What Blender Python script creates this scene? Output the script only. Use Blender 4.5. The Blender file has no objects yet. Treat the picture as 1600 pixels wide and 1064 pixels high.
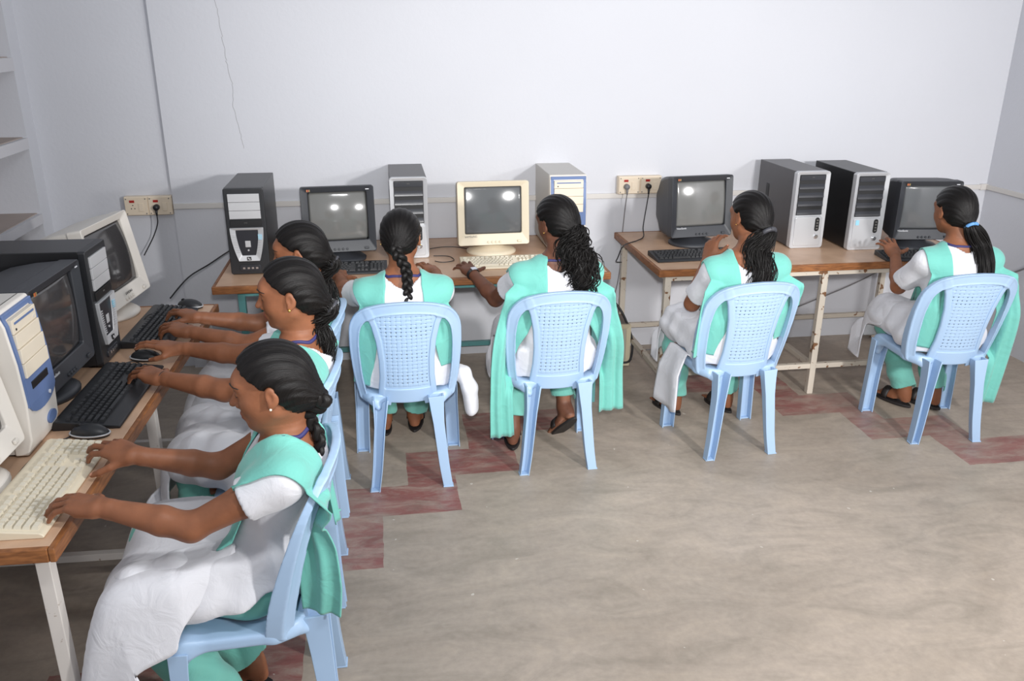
import bpy, bmesh, math, random
import numpy as np
from mathutils import Vector, Matrix, Euler
random.seed(7); RNG = np.random.default_rng(7)
scene = bpy.context.scene
COL = scene.collection
R = math.radians

# ------------------------------------------------------------------ camera
cam_data = bpy.data.cameras.new('camera')
cam_data.sensor_fit = 'HORIZONTAL'; cam_data.sensor_width = 36.0
cam_data.lens = 36.0 * 1316.4 / 1600.0
cam_data.clip_start = 0.05; cam_data.clip_end = 50
cam = bpy.data.objects.new('camera', cam_data); COL.objects.link(cam)
CP, CY, CR, CH = 0.3530, -0.1544, 0.00485, 1.9
fw = Vector((-math.sin(CY)*math.cos(CP), math.cos(CY)*math.cos(CP), -math.sin(CP)))
rt = Vector((math.cos(CY), math.sin(CY), 0)); up = rt.cross(fw)
rt2 = rt*math.cos(CR) + up*math.sin(CR); up2 = rt2.cross(fw)
cam.matrix_world = Matrix(((rt2.x, up2.x, -fw.x, 0), (rt2.y, up2.y, -fw.y, 0), (rt2.z, up2.z, -fw.z, CH), (0, 0, 0, 1)))
scene.camera = cam

# ------------------------------------------------------------------ light and exposure
world = bpy.data.worlds.new('room_ambient'); scene.world = world; world.use_nodes = True
world.node_tree.nodes['Background'].inputs[0].default_value = (0.86, 0.92, 1.0, 1)
world.node_tree.nodes['Background'].inputs[1].default_value = 0.50
def lamp(name, kind, loc, target, energy, color, **kw):
    d = bpy.data.lights.new(name, kind); d.energy = energy; d.color = color
    for k, v in kw.items(): setattr(d, k, v)
    o = bpy.data.objects.new(name, d); COL.objects.link(o); o.location = loc
    o.rotation_euler = (Vector(target) - Vector(loc)).to_track_quat('-Z', 'Y').to_euler()
    return o
lamp('flash_head', 'AREA', (2.3, -0.1, 2.05), (1.35, 4.9, 1.75), 112, (1.0, 0.985, 0.97), shape='DISK', size=0.26)
lamp('second_flash', 'AREA', (3.5, 0.5, 1.9), (1.3, 4.9, 1.4), 42, (1.0, 0.985, 0.97), shape='DISK', size=0.30)
lamp('camera_flash', 'SPOT', (0.03, 0.0, 2.06), (1.15, 4.9, 1.15), 390, (1.0, 0.99, 0.98), spot_size=R(66), spot_blend=0.9, shadow_soft_size=0.05)
lamp('overhead_fill', 'AREA', (0.4, 0.9, 3.15), (0.4, 0.95, 0), 34, (0.98, 0.99, 1.0), shape='RECTANGLE', size=1.2, size_y=0.12)  # added fill from overhead, brightens the near floor; no fitting modelled
vs = scene.view_settings
vs.view_transform = 'Standard'; vs.look = 'None'; vs.exposure = 0.0; vs.gamma = 1.0; vs.use_curve_mapping = False

# ------------------------------------------------------------------ helpers
def srgb(r, g, b):
    f = lambda c: (c/255/12.92) if c/255 <= 0.04045 else ((c/255+0.055)/1.055)**2.4
    return (f(r), f(g), f(b), 1.0)

def mat(name, col, rough=0.5, metal=0.0, var=0.0, vscale=8.0, bump=0.0, bscale=60.0, spec=0.5, coat=0.0, sheen=0.0, sss=0.0):
    m = bpy.data.materials.new(name); m.use_nodes = True
    nt = m.node_tree; b = nt.nodes['Principled BSDF']
    b.inputs['Base Color'].default_value = col; b.inputs['Roughness'].default_value = rough
    b.inputs['Metallic'].default_value = metal; b.inputs['Specular IOR Level'].default_value = spec
    b.inputs['Coat Weight'].default_value = coat; b.inputs['Sheen Weight'].default_value = sheen
    if sss:
        b.inputs['Subsurface Weight'].default_value = sss
        b.inputs['Subsurface Radius'].default_value = (0.012, 0.005, 0.003); b.inputs['Subsurface Scale'].default_value = 1.0
    tc = nt.nodes.new('ShaderNodeTexCoord')
    if var:
        n = nt.nodes.new('ShaderNodeTexNoise'); n.inputs['Scale'].default_value = vscale; n.inputs['Detail'].default_value = 5
        nt.links.new(tc.outputs['Object'], n.inputs['Vector'])
        mx = nt.nodes.new('ShaderNodeMix'); mx.data_type = 'RGBA'
        lo = tuple(c*(1-var) for c in col[:3])+(1,); hi = tuple(min(1, c*(1+var)) for c in col[:3])+(1,)
        mx.inputs['A'].default_value = lo; mx.inputs['B'].default_value = hi
        nt.links.new(n.outputs['Fac'], mx.inputs['Factor']); nt.links.new(mx.outputs['Result'], b.inputs['Base Color'])
    if bump:
        n2 = nt.nodes.new('ShaderNodeTexNoise'); n2.inputs['Scale'].default_value = bscale; n2.inputs['Detail'].default_value = 3
        nt.links.new(tc.outputs['Object'], n2.inputs['Vector'])
        bp = nt.nodes.new('ShaderNodeBump'); bp.inputs['Strength'].default_value = bump; bp.inputs['Distance'].default_value = 0.01
        nt.links.new(n2.outputs['Fac'], bp.inputs['Height']); nt.links.new(bp.outputs['Normal'], b.inputs['Normal'])
    return m

M = {}
def link(o, parent=None):
    COL.objects.link(o)
    if parent is not None: o.parent = parent
    return o
def tag(o, label=None, cat=None, group=None, kind=None):
    if label: o['label'] = label
    if cat: o['category'] = cat
    if group: o['group'] = group
    if kind: o['kind'] = kind
    return o
def empty(name, loc=(0, 0, 0), yaw=0.0, label=None, cat=None, group=None):
    o = bpy.data.objects.new(name, None); o.empty_display_size = 0.1; link(o)
    o.location = loc; o.rotation_euler = (0, 0, yaw)
    return tag(o, label, cat, group)

class MB:
    """collects shapes into one mesh object"""
    def __init__(s): s.v = []; s.f = []; s.n = 0; s.mi = []
    def add(s, V, F, mi=0):
        V = np.asarray(V, float).reshape(-1, 3); s.v.append(V)
        for f in F: s.f.append([i + s.n for i in f]); s.mi.append(mi)
        s.n += len(V); return s
    def box(s, c, d, rot=None, mi=0, taper=1.0):
        x, y, z = (q/2 for q in d)
        V = np.array([(-x, -y, -z), (x, -y, -z), (x, y, -z), (-x, y, -z), (-x*taper, -y*taper, z), (x*taper, -y*taper, z), (x*taper, y*taper, z), (-x*taper, y*taper, z)])
        if rot is not None: V = V @ np.array(rot).T
        return s.add(V + np.array(c), [(0, 3, 2, 1), (4, 5, 6, 7), (0, 1, 5, 4), (1, 2, 6, 5), (2, 3, 7, 6), (3, 0, 4, 7)], mi)
    def bbox(s, lo, hi, mi=0):
        lo = np.array(lo, float); hi = np.array(hi, float); return s.box((lo+hi)/2, hi-lo, mi=mi)
    def tube(s, P, r, n=8, cap=True, mi=0):
        P = np.asarray(P, float); m = len(P); r = np.broadcast_to(np.asarray(r, float), (m,))
        T = np.gradient(P, axis=0); T /= np.linalg.norm(T, axis=1)[:, None] + 1e-12
        a = np.array([0, 0, 1.0]) if abs(T[0][2]) < 0.9 else np.array([1.0, 0, 0])
        U = np.cross(T[0], a); U /= np.linalg.norm(U)
        V = []; an = np.arange(n)*2*np.pi/n
        for i in range(m):
            U = U - T[i]*(U@T[i]); U /= np.linalg.norm(U) + 1e-12; W = np.cross(T[i], U)
            V.append(P[i] + r[i]*(np.cos(an)[:, None]*U + np.sin(an)[:, None]*W))
        F = [(i*n+j, i*n+(j+1) % n, (i+1)*n+(j+1) % n, (i+1)*n+j) for i in range(m-1) for j in range(n)]
        if cap: F += [tuple(range(n))[::-1], tuple(range((m-1)*n, m*n))]
        return s.add(np.concatenate(V), F, mi)
    def cyl(s, a, b, r, n=16, r2=None, mi=0): return s.tube([a, b], [r, r if r2 is None else r2], n, mi=mi)
    def prism(s, poly, z0, z1, axis=2, mi=0):
        """poly: 2D outline; extruded along axis"""
        n = len(poly); V = []
        for z in (z0, z1):
            for p in poly:
                q = [p[0], p[1]]; q.insert(axis, z); V.append(q)
        F = [tuple(range(n))[::-1], tuple(range(n, 2*n))] + [(i, (i+1) % n, n+(i+1) % n, n+i) for i in range(n)]
        return s.add(V, F, mi)
    def build(s, name, mats, parent=None, smooth=False, bevel=0.0, seg=2, angle=35):
        me = bpy.data.meshes.new(name)
        V = np.concatenate(s.v) if s.v else np.zeros((0, 3))
        me.from_pydata(V.tolist(), [], s.f); me.validate()
        if not isinstance(mats, (list, tuple)): mats = [mats]
        for m in mats: me.materials.append(m)
        if len(mats) > 1: me.polygons.foreach_set('material_index', np.array(s.mi, dtype=np.int32))
        bm = bmesh.new(); bm.from_mesh(me); bmesh.ops.recalc_face_normals(bm, faces=bm.faces); bm.to_mesh(me); bm.free()
        if smooth: me.polygons.foreach_set('use_smooth', np.ones(len(me.polygons), dtype=bool))
        o = bpy.data.objects.new(name, me); link(o, parent)
        if bevel:
            b = o.modifiers.new('bevel', 'BEVEL'); b.width = bevel; b.segments = seg; b.limit_method = 'ANGLE'; b.angle_limit = R(angle)
            me.polygons.foreach_set('use_smooth', np.ones(len(me.polygons), dtype=bool))
            w = o.modifiers.new('wn', 'WEIGHTED_NORMAL'); w.keep_sharp = True
        return o

def lettering(text, size, name, material, parent, loc, rot, label=None):
    c = bpy.data.curves.new(name, 'FONT'); c.body = text; c.size = size; c.extrude = 0.0006
    c.align_x = 'CENTER'; c.align_y = 'CENTER'
    t = bpy.data.objects.new(name + '_tmp', c); COL.objects.link(t)
    me = bpy.data.meshes.new_from_object(t.evaluated_get(bpy.context.evaluated_depsgraph_get()))
    bpy.data.objects.remove(t); me.materials.clear(); me.materials.append(material)
    o = bpy.data.objects.new(name, me); link(o, parent); o.location = loc; o.rotation_euler = rot
    if label: o['label'] = label
    return o

def np_mesh(name, V, Q, materials, parent=None, smooth=True, attr=None):
    me = bpy.data.meshes.new(name); V = np.asarray(V, np.float32); Q = np.asarray(Q, np.int32)
    me.vertices.add(len(V)); me.vertices.foreach_set('co', V.ravel())
    me.loops.add(Q.size); me.loops.foreach_set('vertex_index', Q.ravel())
    me.polygons.add(len(Q)); me.polygons.foreach_set('loop_start', np.arange(len(Q), dtype=np.int32)*4)
    me.polygons.foreach_set('loop_total', np.full(len(Q), 4, np.int32))
    me.update(calc_edges=True)
    if not isinstance(materials, (list, tuple)): materials = [materials]
    for m in materials: me.materials.append(m)
    if smooth: me.polygons.foreach_set('use_smooth', np.ones(len(Q), dtype=bool))
    if attr:
        for k, a in attr.items():
            a = np.asarray(a, np.float32)
            if a.ndim == 1:
                at = me.attributes.new(k, 'FLOAT', 'POINT'); at.data.foreach_set('value', a)
            else:
                at = me.attributes.new(k, 'FLOAT_VECTOR', 'POINT'); at.data.foreach_set('vector', a.ravel())
    o = bpy.data.objects.new(name, me); link(o, parent); return o

# ------------------------------------------------------------------ signed distance modelling (one continuous skin)
def unit(v):
    v = np.asarray(v, float); return v/(np.linalg.norm(v)+1e-12)
def sminp(a, b, k):
    if k <= 0: return np.minimum(a, b)
    h = np.maximum(k-np.abs(a-b), 0)/k
    return np.minimum(a, b)-h*h*k*0.25
def smaxp(a, b, k): return -sminp(-a, -b, k)
class Sdf:
    def __init__(s, lo, hi, h):
        s.lo = np.asarray(lo, float); s.h = h
        s.n = np.ceil((np.asarray(hi, float)-s.lo)/h).astype(int)+1
        s.D = np.full(tuple(s.n), 0.5, np.float32)
    def win(s, lo, hi):
        a = np.clip(np.floor((np.asarray(lo)-s.lo)/s.h).astype(int), 0, s.n); b = np.clip(np.ceil((np.asarray(hi)-s.lo)/s.h).astype(int)+1, 0, s.n)
        sl = tuple(slice(i, j) for i, j in zip(a, b))
        ax = [(s.lo[i]+s.h*np.arange(a[i], b[i])).astype(np.float32) for i in range(3)]
        return sl, ax[0][:, None, None], ax[1][None, :, None], ax[2][None, None, :]
    def put(s, fn, lo, hi, k=0.01, pad=None):
        pad = (k+0.02) if pad is None else pad
        sl, X, Y, Z = s.win(np.asarray(lo)-pad, np.asarray(hi)+pad)
        if any(q.stop <= q.start for q in sl): return s
        s.D[sl] = sminp(s.D[sl], fn(X, Y, Z), k); return s
    def cut(s, fn, lo, hi, k=0.01):
        sl, X, Y, Z = s.win(np.asarray(lo)-k-.02, np.asarray(hi)+k+.02)
        if any(q.stop <= q.start for q in sl): return s
        s.D[sl] = -sminp(-s.D[sl], fn(X, Y, Z), k); return s
    def chain(s, P, r, k=0.01, ki=0.0, cut=False, pad=None):
        P = np.asarray(P, float); r = np.broadcast_to(np.asarray(r, float), (len(P),))
        lo = (P-r[:, None]).min(0); hi = (P+r[:, None]).max(0)
        fn = lambda X, Y, Z: chain_d(P, r, X, Y, Z, ki)
        return (s.cut(fn, lo, hi, k) if cut else s.put(fn, lo, hi, k, pad))
    def ell(s, c, r, k=0.01, Rm=None, cut=False):
        c = np.asarray(c, float); r = np.asarray(r, float); m = r.max()
        fn = lambda X, Y, Z: ell_d(c, r, X, Y, Z, Rm)
        return s.cut(fn, c-m, c+m, k) if cut else s.put(fn, c-m, c+m, k)
    def sample(s, P):
        q = (np.asarray(P)-s.lo)/s.h; q = np.clip(q, 0, np.array(s.n)-1.001); i = np.floor(q).astype(int); f = q-i; o = 0
        for a in (0, 1):
            for b in (0, 1):
                for c in (0, 1):
                    o = o+s.D[i[:, 0]+a, i[:, 1]+b, i[:, 2]+c]*np.where(a, f[:, 0], 1-f[:, 0])*np.where(b, f[:, 1], 1-f[:, 1])*np.where(c, f[:, 2], 1-f[:, 2])
        return o
    def grad(s, P, e=0.006):
        g = np.stack([s.sample(P+np.eye(3)[i]*e)-s.sample(P-np.eye(3)[i]*e) for i in range(3)], 1)
        return g/(np.linalg.norm(g, axis=1)[:, None]+1e-9)
    def mesh(s):
        D = s.D; I = D < 0
        any_ = np.zeros(tuple(s.n-1), bool); all_ = np.ones(tuple(s.n-1), bool)
        cs = [(a, b, c) for a in (0, 1) for b in (0, 1) for c in (0, 1)]
        for a, b, c in cs:
            w = I[a:a+s.n[0]-1, b:b+s.n[1]-1, c:c+s.n[2]-1]; any_ |= w; all_ &= w
        act = any_ & ~all_; idx = np.argwhere(act); N = len(idx)
        vals = np.stack([D[idx[:, 0]+a, idx[:, 1]+b, idx[:, 2]+c] for a, b, c in cs], 1)
        pos = np.zeros((N, 3)); cnt = np.zeros(N)
        for i, p in enumerate(cs):
            for j, q in enumerate(cs):
                if j > i and sum(abs(x-y) for x, y in zip(p, q)) == 1:
                    va, vb = vals[:, i], vals[:, j]; m = (va < 0) != (vb < 0)
                    t = np.where(m, va/(va-vb+1e-20), 0)
                    e = np.array(p)+t[:, None]*(np.array(q)-np.array(p)); pos += e*m[:, None]; cnt += m
        V = s.lo+s.h*(idx+pos/cnt[:, None])
        mp = np.full(act.shape, -1, np.int32); mp[act] = np.arange(N)
        Q = []
        for ax in range(3):
            o1, o2 = (ax+1) % 3, (ax+2) % 3
            A = np.take(I, range(0, s.n[ax]-1), ax); B = np.take(I, range(1, s.n[ax]), ax)
            e = np.argwhere(A != B); ok = (e[:, o1] > 0) & (e[:, o2] > 0) & (e[:, o1] < s.n[o1]-1) & (e[:, o2] < s.n[o2]-1); e = e[ok]
            sg = I[e[:, 0], e[:, 1], e[:, 2]]
            def at(d1, d2):
                f = e.copy(); f[:, o1] -= d1; f[:, o2] -= d2; return mp[f[:, 0], f[:, 1], f[:, 2]]
            q = np.stack([at(1, 1), at(0, 1), at(0, 0), at(1, 0)], 1)
            q[~sg] = q[~sg][:, ::-1]; Q.append(q)
        return V, np.concatenate(Q)
def chain_d(P, r, X, Y, Z, ki=0.0):
    D = None
    for i in range(len(P)-1):
        a, b = P[i], P[i+1]; ab = b-a; L = ab@ab+1e-12
        t = np.clip(((X-a[0])*ab[0]+(Y-a[1])*ab[1]+(Z-a[2])*ab[2])/L, 0, 1)
        d = np.sqrt((X-a[0]-t*ab[0])**2+(Y-a[1]-t*ab[1])**2+(Z-a[2]-t*ab[2])**2)-(r[i]+t*(r[i+1]-r[i]))
        D = d if D is None else sminp(D, d, ki)
    return D
def ell_d(c, r, X, Y, Z, Rm=None):
    x, y, z = X-c[0], Y-c[1], Z-c[2]
    if Rm is not None:
        Rm = np.asarray(Rm); x, y, z = (Rm[0, i]*x+Rm[1, i]*y+Rm[2, i]*z for i in range(3))
    k0 = np.sqrt((x/r[0])**2+(y/r[1])**2+(z/r[2])**2); k1 = np.sqrt((x/r[0]**2)**2+(y/r[1]**2)**2+(z/r[2]**2)**2)
    return k0*(k0-1)/(k1+1e-9)
def loft_d(rows, X, Y, Z):
    """rows: z, xc, yc, a, b"""
    rows = np.asarray(rows, float); z = np.clip(Z, rows[0, 0], rows[-1, 0])
    xc, yc, a, b = (np.interp(z.ravel(), rows[:, 0], rows[:, i]).reshape(z.shape) for i in (1, 2, 3, 4))
    k = np.sqrt(((X-xc)/a)**2+((Y-yc)/b)**2); d = (k-1)*np.minimum(a, b)
    return np.maximum(d, np.maximum(rows[0, 0]-Z, Z-rows[-1, 0]))
def smooth_rows(rows, n=40):
    """Catmull-Rom resample of loft rows"""
    rows = np.asarray(rows, float); t = np.arange(len(rows)); tt = np.linspace(0, len(rows)-1, n); out = []
    for u in tt:
        i = min(int(u), len(rows)-2); f = u-i
        p0, p1, p2, p3 = rows[max(i-1, 0)], rows[i], rows[i+1], rows[min(i+2, len(rows)-1)]
        out.append(0.5*((2*p1)+(-p0+p2)*f+(2*p0-5*p1+4*p2-p3)*f*f+(-p0+3*p1-3*p2+p3)*f**3))
    return np.array(out)
def spline(P, n): return smooth_rows(P, n)
def sheet(P, th):
    """P [nu,nv,3] grid -> closed thin cloth"""
    P = np.asarray(P, float); nu, nv = P.shape[:2]
    du = np.gradient(P, axis=0); dv = np.gradient(P, axis=1); N = np.cross(du, dv); N /= np.linalg.norm(N, axis=2)[..., None]+1e-12
    V = np.concatenate([(P+N*th/2).reshape(-1, 3), (P-N*th/2).reshape(-1, 3)]); o = nu*nv; Q = []
    i, j = np.meshgrid(np.arange(nu-1), np.arange(nv-1), indexing='ij'); i = i.ravel(); j = j.ravel()
    a, b, c, d = i*nv+j, (i+1)*nv+j, (i+1)*nv+j+1, i*nv+j+1
    Q.append(np.stack([a, b, c, d], 1)); Q.append(np.stack([a, d, c, b], 1)+o)
    for ring in ([(k, 0) for k in range(nu)] + [(nu-1, k) for k in range(1, nv)] + [(k, nv-1) for k in range(nu-2, -1, -1)] + [(0, k) for k in range(nv-2, 0, -1)],):
        ids = np.array([p*nv+q for p, q in ring]); nx = np.roll(ids, -1)
        Q.append(np.stack([nx, ids, ids+o, nx+o], 1))
    return V, np.concatenate(Q)
def merge(*ms):
    V = []; Q = []; n = 0
    for v, q in ms: V.append(v); Q.append(np.asarray(q)+n); n += len(v)
    return np.concatenate(V), np.concatenate(Q)
# ------------------------------------------------------------------ materials
def wall_material():
    m = mat('wall_paint', srgb(205, 206, 212), 0.62, var=0.03, vscale=1.6, bump=0.10, bscale=45); return m
M['wall'] = wall_material()
M['niche'] = mat('niche_paint', srgb(200, 199, 203), 0.65, var=0.03, vscale=3, bump=0.08)
M['shelf_top'] = mat('dusty_shelf', srgb(172, 158, 150), 0.7, var=0.15, vscale=9)
M['trunk'] = mat('cable_trunking', srgb(208, 204, 200), 0.45, var=0.03)
def floor_material():
    m = bpy.data.materials.new('polished_cement'); m.use_nodes = True; nt = m.node_tree; L = nt.links.new
    b = nt.nodes['Principled BSDF']; tc = nt.nodes.new('ShaderNodeTexCoord')
    def noise(scale, detail, dist=0.0, rough=0.6, stretch=None):
        n = nt.nodes.new('ShaderNodeTexNoise'); n.inputs['Scale'].default_value = scale; n.inputs['Detail'].default_value = detail
        n.inputs['Distortion'].default_value = dist; n.inputs['Roughness'].default_value = rough
        if stretch:
            mp = nt.nodes.new('ShaderNodeMapping'); mp.inputs['Scale'].default_value = stretch; mp.inputs['Rotation'].default_value = (0, 0, 0.35)
            L(tc.outputs['Object'], mp.inputs['Vector']); L(mp.outputs['Vector'], n.inputs['Vector'])
        else: L(tc.outputs['Object'], n.inputs['Vector'])
        return n.outputs['Fac']
    def ramp(fac, stops):
        r = nt.nodes.new('ShaderNodeValToRGB'); e = r.color_ramp.elements
        while len(e) > 1: e.remove(e[-1])
        e[0].position, e[0].color = stops[0]
        for p, c in stops[1:]:
            x = e.new(p); x.color = c
        L(fac, r.inputs['Fac']); return r.outputs['Color']
    def mix(f, a, c, blend='MIX'):
        x = nt.nodes.new('ShaderNodeMix'); x.data_type = 'RGBA'; x.blend_type = blend
        if isinstance(f, float): x.inputs['Factor'].default_value = f
        else: L(f, x.inputs['Factor'])
        for s, k in ((a, 'A'), (c, 'B')):
            if isinstance(s, tuple): x.inputs[k].default_value = s
            else: L(s, x.inputs[k])
        return x.outputs['Result']
    def mt(op, a, c=None):
        x = nt.nodes.new('ShaderNodeMath'); x.operation = op; x.use_clamp = False
        for i, s in enumerate((a, c)):
            if s is None: continue
            if isinstance(s, (int, float)): x.inputs[i].default_value = s
            else: L(s, x.inputs[i])
        return x.outputs[0]
    big = ramp(noise(1.1, 6, 1.6), [(0.30, srgb(154, 141, 128)), (0.5, srgb(165, 152, 139)), (0.70, srgb(176, 162, 149))])
    swirl = ramp(noise(2.6, 8, 2.2, 0.62, (1.0, 2.4, 1)), [(0.32, (0.80, 0.81, 0.80, 1)), (0.5, (0.98, 0.98, 0.98, 1)), (0.68, (1.10, 1.09, 1.07, 1))])
    base = mix(0.85, big, swirl, 'MULTIPLY')
    fine = ramp(noise(38, 4), [(0.3, (0.92, 0.92, 0.92, 1)), (0.7, (1.06, 1.06, 1.06, 1))])
    base = mix(1.0, base, fine, 'MULTIPLY')
    # worn red oxide border stepping round the floor
    sep = nt.nodes.new('ShaderNodeSeparateXYZ'); L(tc.outputs['Object'], sep.inputs[0])
    wob = mt('MULTIPLY', mt('SUBTRACT', noise(9, 2), 0.5), 0.018)
    X = mt('ADD', sep.outputs[0], wob); Y = mt('ADD', sep.outputs[1], wob)
    rects = [(2.03, 2.53, 3.76, 4.0), (2.35, 2.54, 3.44, 3.77), (2.35, 2.87, 3.44, 3.65), (2.66, 2.87, 3.13, 3.45), (2.66, 3.9, 3.13, 3.375), (2.03, 2.24, 3.76, 4.35), (1.55, 2.24, 4.12, 4.36),
             (-0.27, 0.268, 3.08, 3.32), (0.052, 0.268, 3.08, 3.62), (0.052, 0.57, 3.385, 3.63), (0.36, 0.57, 3.385, 4.02), (0.36, 0.9, 3.78, 4.02),
             (-0.27, -0.06, 2.76, 3.32), (-0.58, -0.06, 2.72, 2.96), (-0.58, -0.32, 2.02, 2.96), (-1.1, -0.32, 2.02, 2.3)]
    tot = None
    for x0, x1, y0, y1 in rects:
        r = mt('MULTIPLY', mt('MULTIPLY', mt('GREATER_THAN', X, x0), mt('LESS_THAN', X, x1)), mt('MULTIPLY', mt('GREATER_THAN', Y, y0), mt('LESS_THAN', Y, y1)))
        tot = r if tot is None else mt('MAXIMUM', tot, r)
    wearr = ramp(noise(5.5, 8, 0.6, 0.7, (1, 3.2, 1)), [(0.33, (0.22, 0.22, 0.22, 1)), (0.58, (0.97, 0.97, 0.97, 1))])
    fade = ramp(noise(0.9, 2), [(0.32, (0.62, 0.62, 0.62, 1)), (0.5, (0.97, 0.97, 0.97, 1))])
    s1 = nt.nodes.new('ShaderNodeSeparateColor'); L(wearr, s1.inputs[0]); s2 = nt.nodes.new('ShaderNodeSeparateColor'); L(fade, s2.inputs[0])
    mask = mt('MULTIPLY', mt('MULTIPLY', tot, s1.outputs[0]), s2.outputs[0])
    red = mix(1.0, srgb(138, 84, 80), swirl, 'MULTIPLY')
    col = mix(mask, base, red)
    spk = ramp(noise(26, 1), [(0.775, (0, 0, 0, 1)), (0.785, (1, 1, 1, 1))]); s3 = nt.nodes.new('ShaderNodeSeparateColor'); L(spk, s3.inputs[0])
    col = mix(mt('MULTIPLY', s3.outputs[0], 0.55), col, srgb(214, 208, 198))
    L(col, b.inputs['Base Color'])
    rg = nt.nodes.new('ShaderNodeMapRange'); rg.inputs['To Min'].default_value = 0.33; rg.inputs['To Max'].default_value = 0.6
    L(noise(3, 4), rg.inputs['Value']); L(rg.outputs[0], b.inputs['Roughness']); b.inputs['Specular IOR Level'].default_value = 0.4
    bp = nt.nodes.new('ShaderNodeBump'); bp.inputs['Strength'].default_value = 0.12; bp.inputs['Distance'].default_value = 0.01
    L(noise(14, 6), bp.inputs['Height']); L(bp.outputs['Normal'], b.inputs['Normal'])
    return m
M['floor'] = floor_material()
def wood(name, c1, c2, scale, rough=0.42):
    m = bpy.data.materials.new(name); m.use_nodes = True; nt = m.node_tree; b = nt.nodes['Principled BSDF']
    tc = nt.nodes.new('ShaderNodeTexCoord'); mp = nt.nodes.new('ShaderNodeMapping'); mp.inputs['Scale'].default_value = scale
    n = nt.nodes.new('ShaderNodeTexNoise'); n.inputs['Scale'].default_value = 6; n.inputs['Detail'].default_value = 6; n.inputs['Distortion'].default_value = 0.6
    r = nt.nodes.new('ShaderNodeValToRGB'); r.color_ramp.elements[0].position = 0.32; r.color_ramp.elements[0].color = c1
    r.color_ramp.elements[1].position = 0.68; r.color_ramp.elements[1].color = c2
    nt.links.new(tc.outputs['Object'], mp.inputs['Vector']); nt.links.new(mp.outputs['Vector'], n.inputs['Vector'])
    nt.links.new(n.outputs['Fac'], r.inputs['Fac']); nt.links.new(r.outputs['Color'], b.inputs['Base Color']); b.inputs['Roughness'].default_value = rough
    return m
M['laminate'] = wood('tan_laminate', srgb(186, 150, 122), srgb(204, 170, 142), (1.2, 1.2, 6), 0.38)
M['edge'] = wood('brown_wood_edging', srgb(112, 68, 36), srgb(158, 102, 58), (3, 3, 22), 0.45)
def chipped(name, col, chip, amount=0.62):
    m = mat(name, col, 0.42); nt = m.node_tree; b = nt.nodes['Principled BSDF']; tc = nt.nodes.new('ShaderNodeTexCoord')
    n = nt.nodes.new('ShaderNodeTexNoise'); n.inputs['Scale'].default_value = 26; n.inputs['Detail'].default_value = 7
    r = nt.nodes.new('ShaderNodeValToRGB'); r.color_ramp.elements[0].position = amount; r.color_ramp.elements[0].color = col
    r.color_ramp.elements[1].position = amount+0.04; r.color_ramp.elements[1].color = chip
    nt.links.new(tc.outputs['Object'], n.inputs['Vector']); nt.links.new(n.outputs['Fac'], r.inputs['Fac']); nt.links.new(r.outputs['Color'], b.inputs['Base Color'])
    return m
M['white_steel'] = chipped('white_painted_steel', srgb(212, 206, 200), srgb(150, 128, 108), 0.66)
M['cream_steel'] = chipped('chipped_cream_steel', srgb(200, 190, 176), srgb(120, 84, 56), 0.60)
M['teal_steel'] = chipped('teal_painted_steel', srgb(92, 148, 148), srgb(96, 84, 66), 0.66)

# ------------------------------------------------------------------ room shell
XL, XR, YB, YP = -1.808, 3.845, 4.9, 4.93
def struct(name, mb, m, parent=None, **k):
    o = mb.build(name, m, parent, **k)
    if parent is None: o['kind'] = 'structure'
    return o
struct('floor', MB().bbox((XL-0.5, -1.8, -0.06), (XR+0.15, YB+0.15, 0)), M['floor'])
wb = struct('wall_back', MB().bbox((-1.152, YB, 0), (XR+0.15, YB+0.15, 3.2)), M['wall'])
struct('trim_1', MB().bbox((XL-0.5, YP, 0), (-1.152, YB+0.15, 3.2)), M['wall'])            # slightly recessed strip of wall in the left corner
struct('wall_right', MB().bbox((XR, -1.8, 0), (XR+0.15, YB, 3.2)), M['wall'])
# left wall with a recessed shelf niche ending just before the corner
wl = MB().bbox((XL-0.5, -1.8, 0), (XL, 2.6, 3.2)).bbox((XL-0.5, 4.80, 0), (XL, YP, 3.2)).bbox((XL-0.5, 2.6, 0), (XL-0.36, 4.80, 3.2)).bbox((XL-0.36, 2.6, 0), (XL, 4.80, 0.34))
wall_left = struct('wall_left', wl, M['wall'])
for k, (z0, z1) in enumerate(((0.60, 0.64), (0.915, 0.97), (1.308, 1.367), (1.695, 1.763), (2.15, 2.2))):
    sh = MB().bbox((XL-0.36, 2.6, z0), (XL+0.004, 4.80, z1-0.004)).build('niche_shelf', M['niche'], wall_left)
    MB().bbox((XL-0.36, 2.6, z1-0.004), (XL-0.02, 4.80, z1)).build('dusty_surface', M['shelf_top'], sh, )
# cable trunking along the walls
struct('trim_2', MB().bbox((-1.150, YB-0.014, 0.955), (XR, YB, 0.985)).bbox((XR-0.014, -1.0, 0.955), (XR, YB, 0.985)).bbox((XR-0.05, YB-0.018, 0.951), (XR, YB, 0.989)), M['trunk'], bevel=0.002)
# hairline plaster crack
cr = [(-0.845, 2.17), (-0.80, 2.0), (-0.792, 1.86), (-0.785, 1.74), (-0.765, 1.62), (-0.772, 1.5), (-0.75, 1.36), (-0.742, 1.28)]
crk = MB()
for i in range(len(cr)-1):
    a, b = cr[i], cr[i+1]; pts = [(a[0]+(b[0]-a[0])*t+random.uniform(-.004, .004), YB-0.0003, a[1]+(b[1]-a[1])*t) for t in np.linspace(0, 1, 7)]
    crk.tube(pts, 0.0011, 5)
crk.build('plaster_crack', mat('crack_dark', srgb(160, 158, 161), 0.9), wb)

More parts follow.
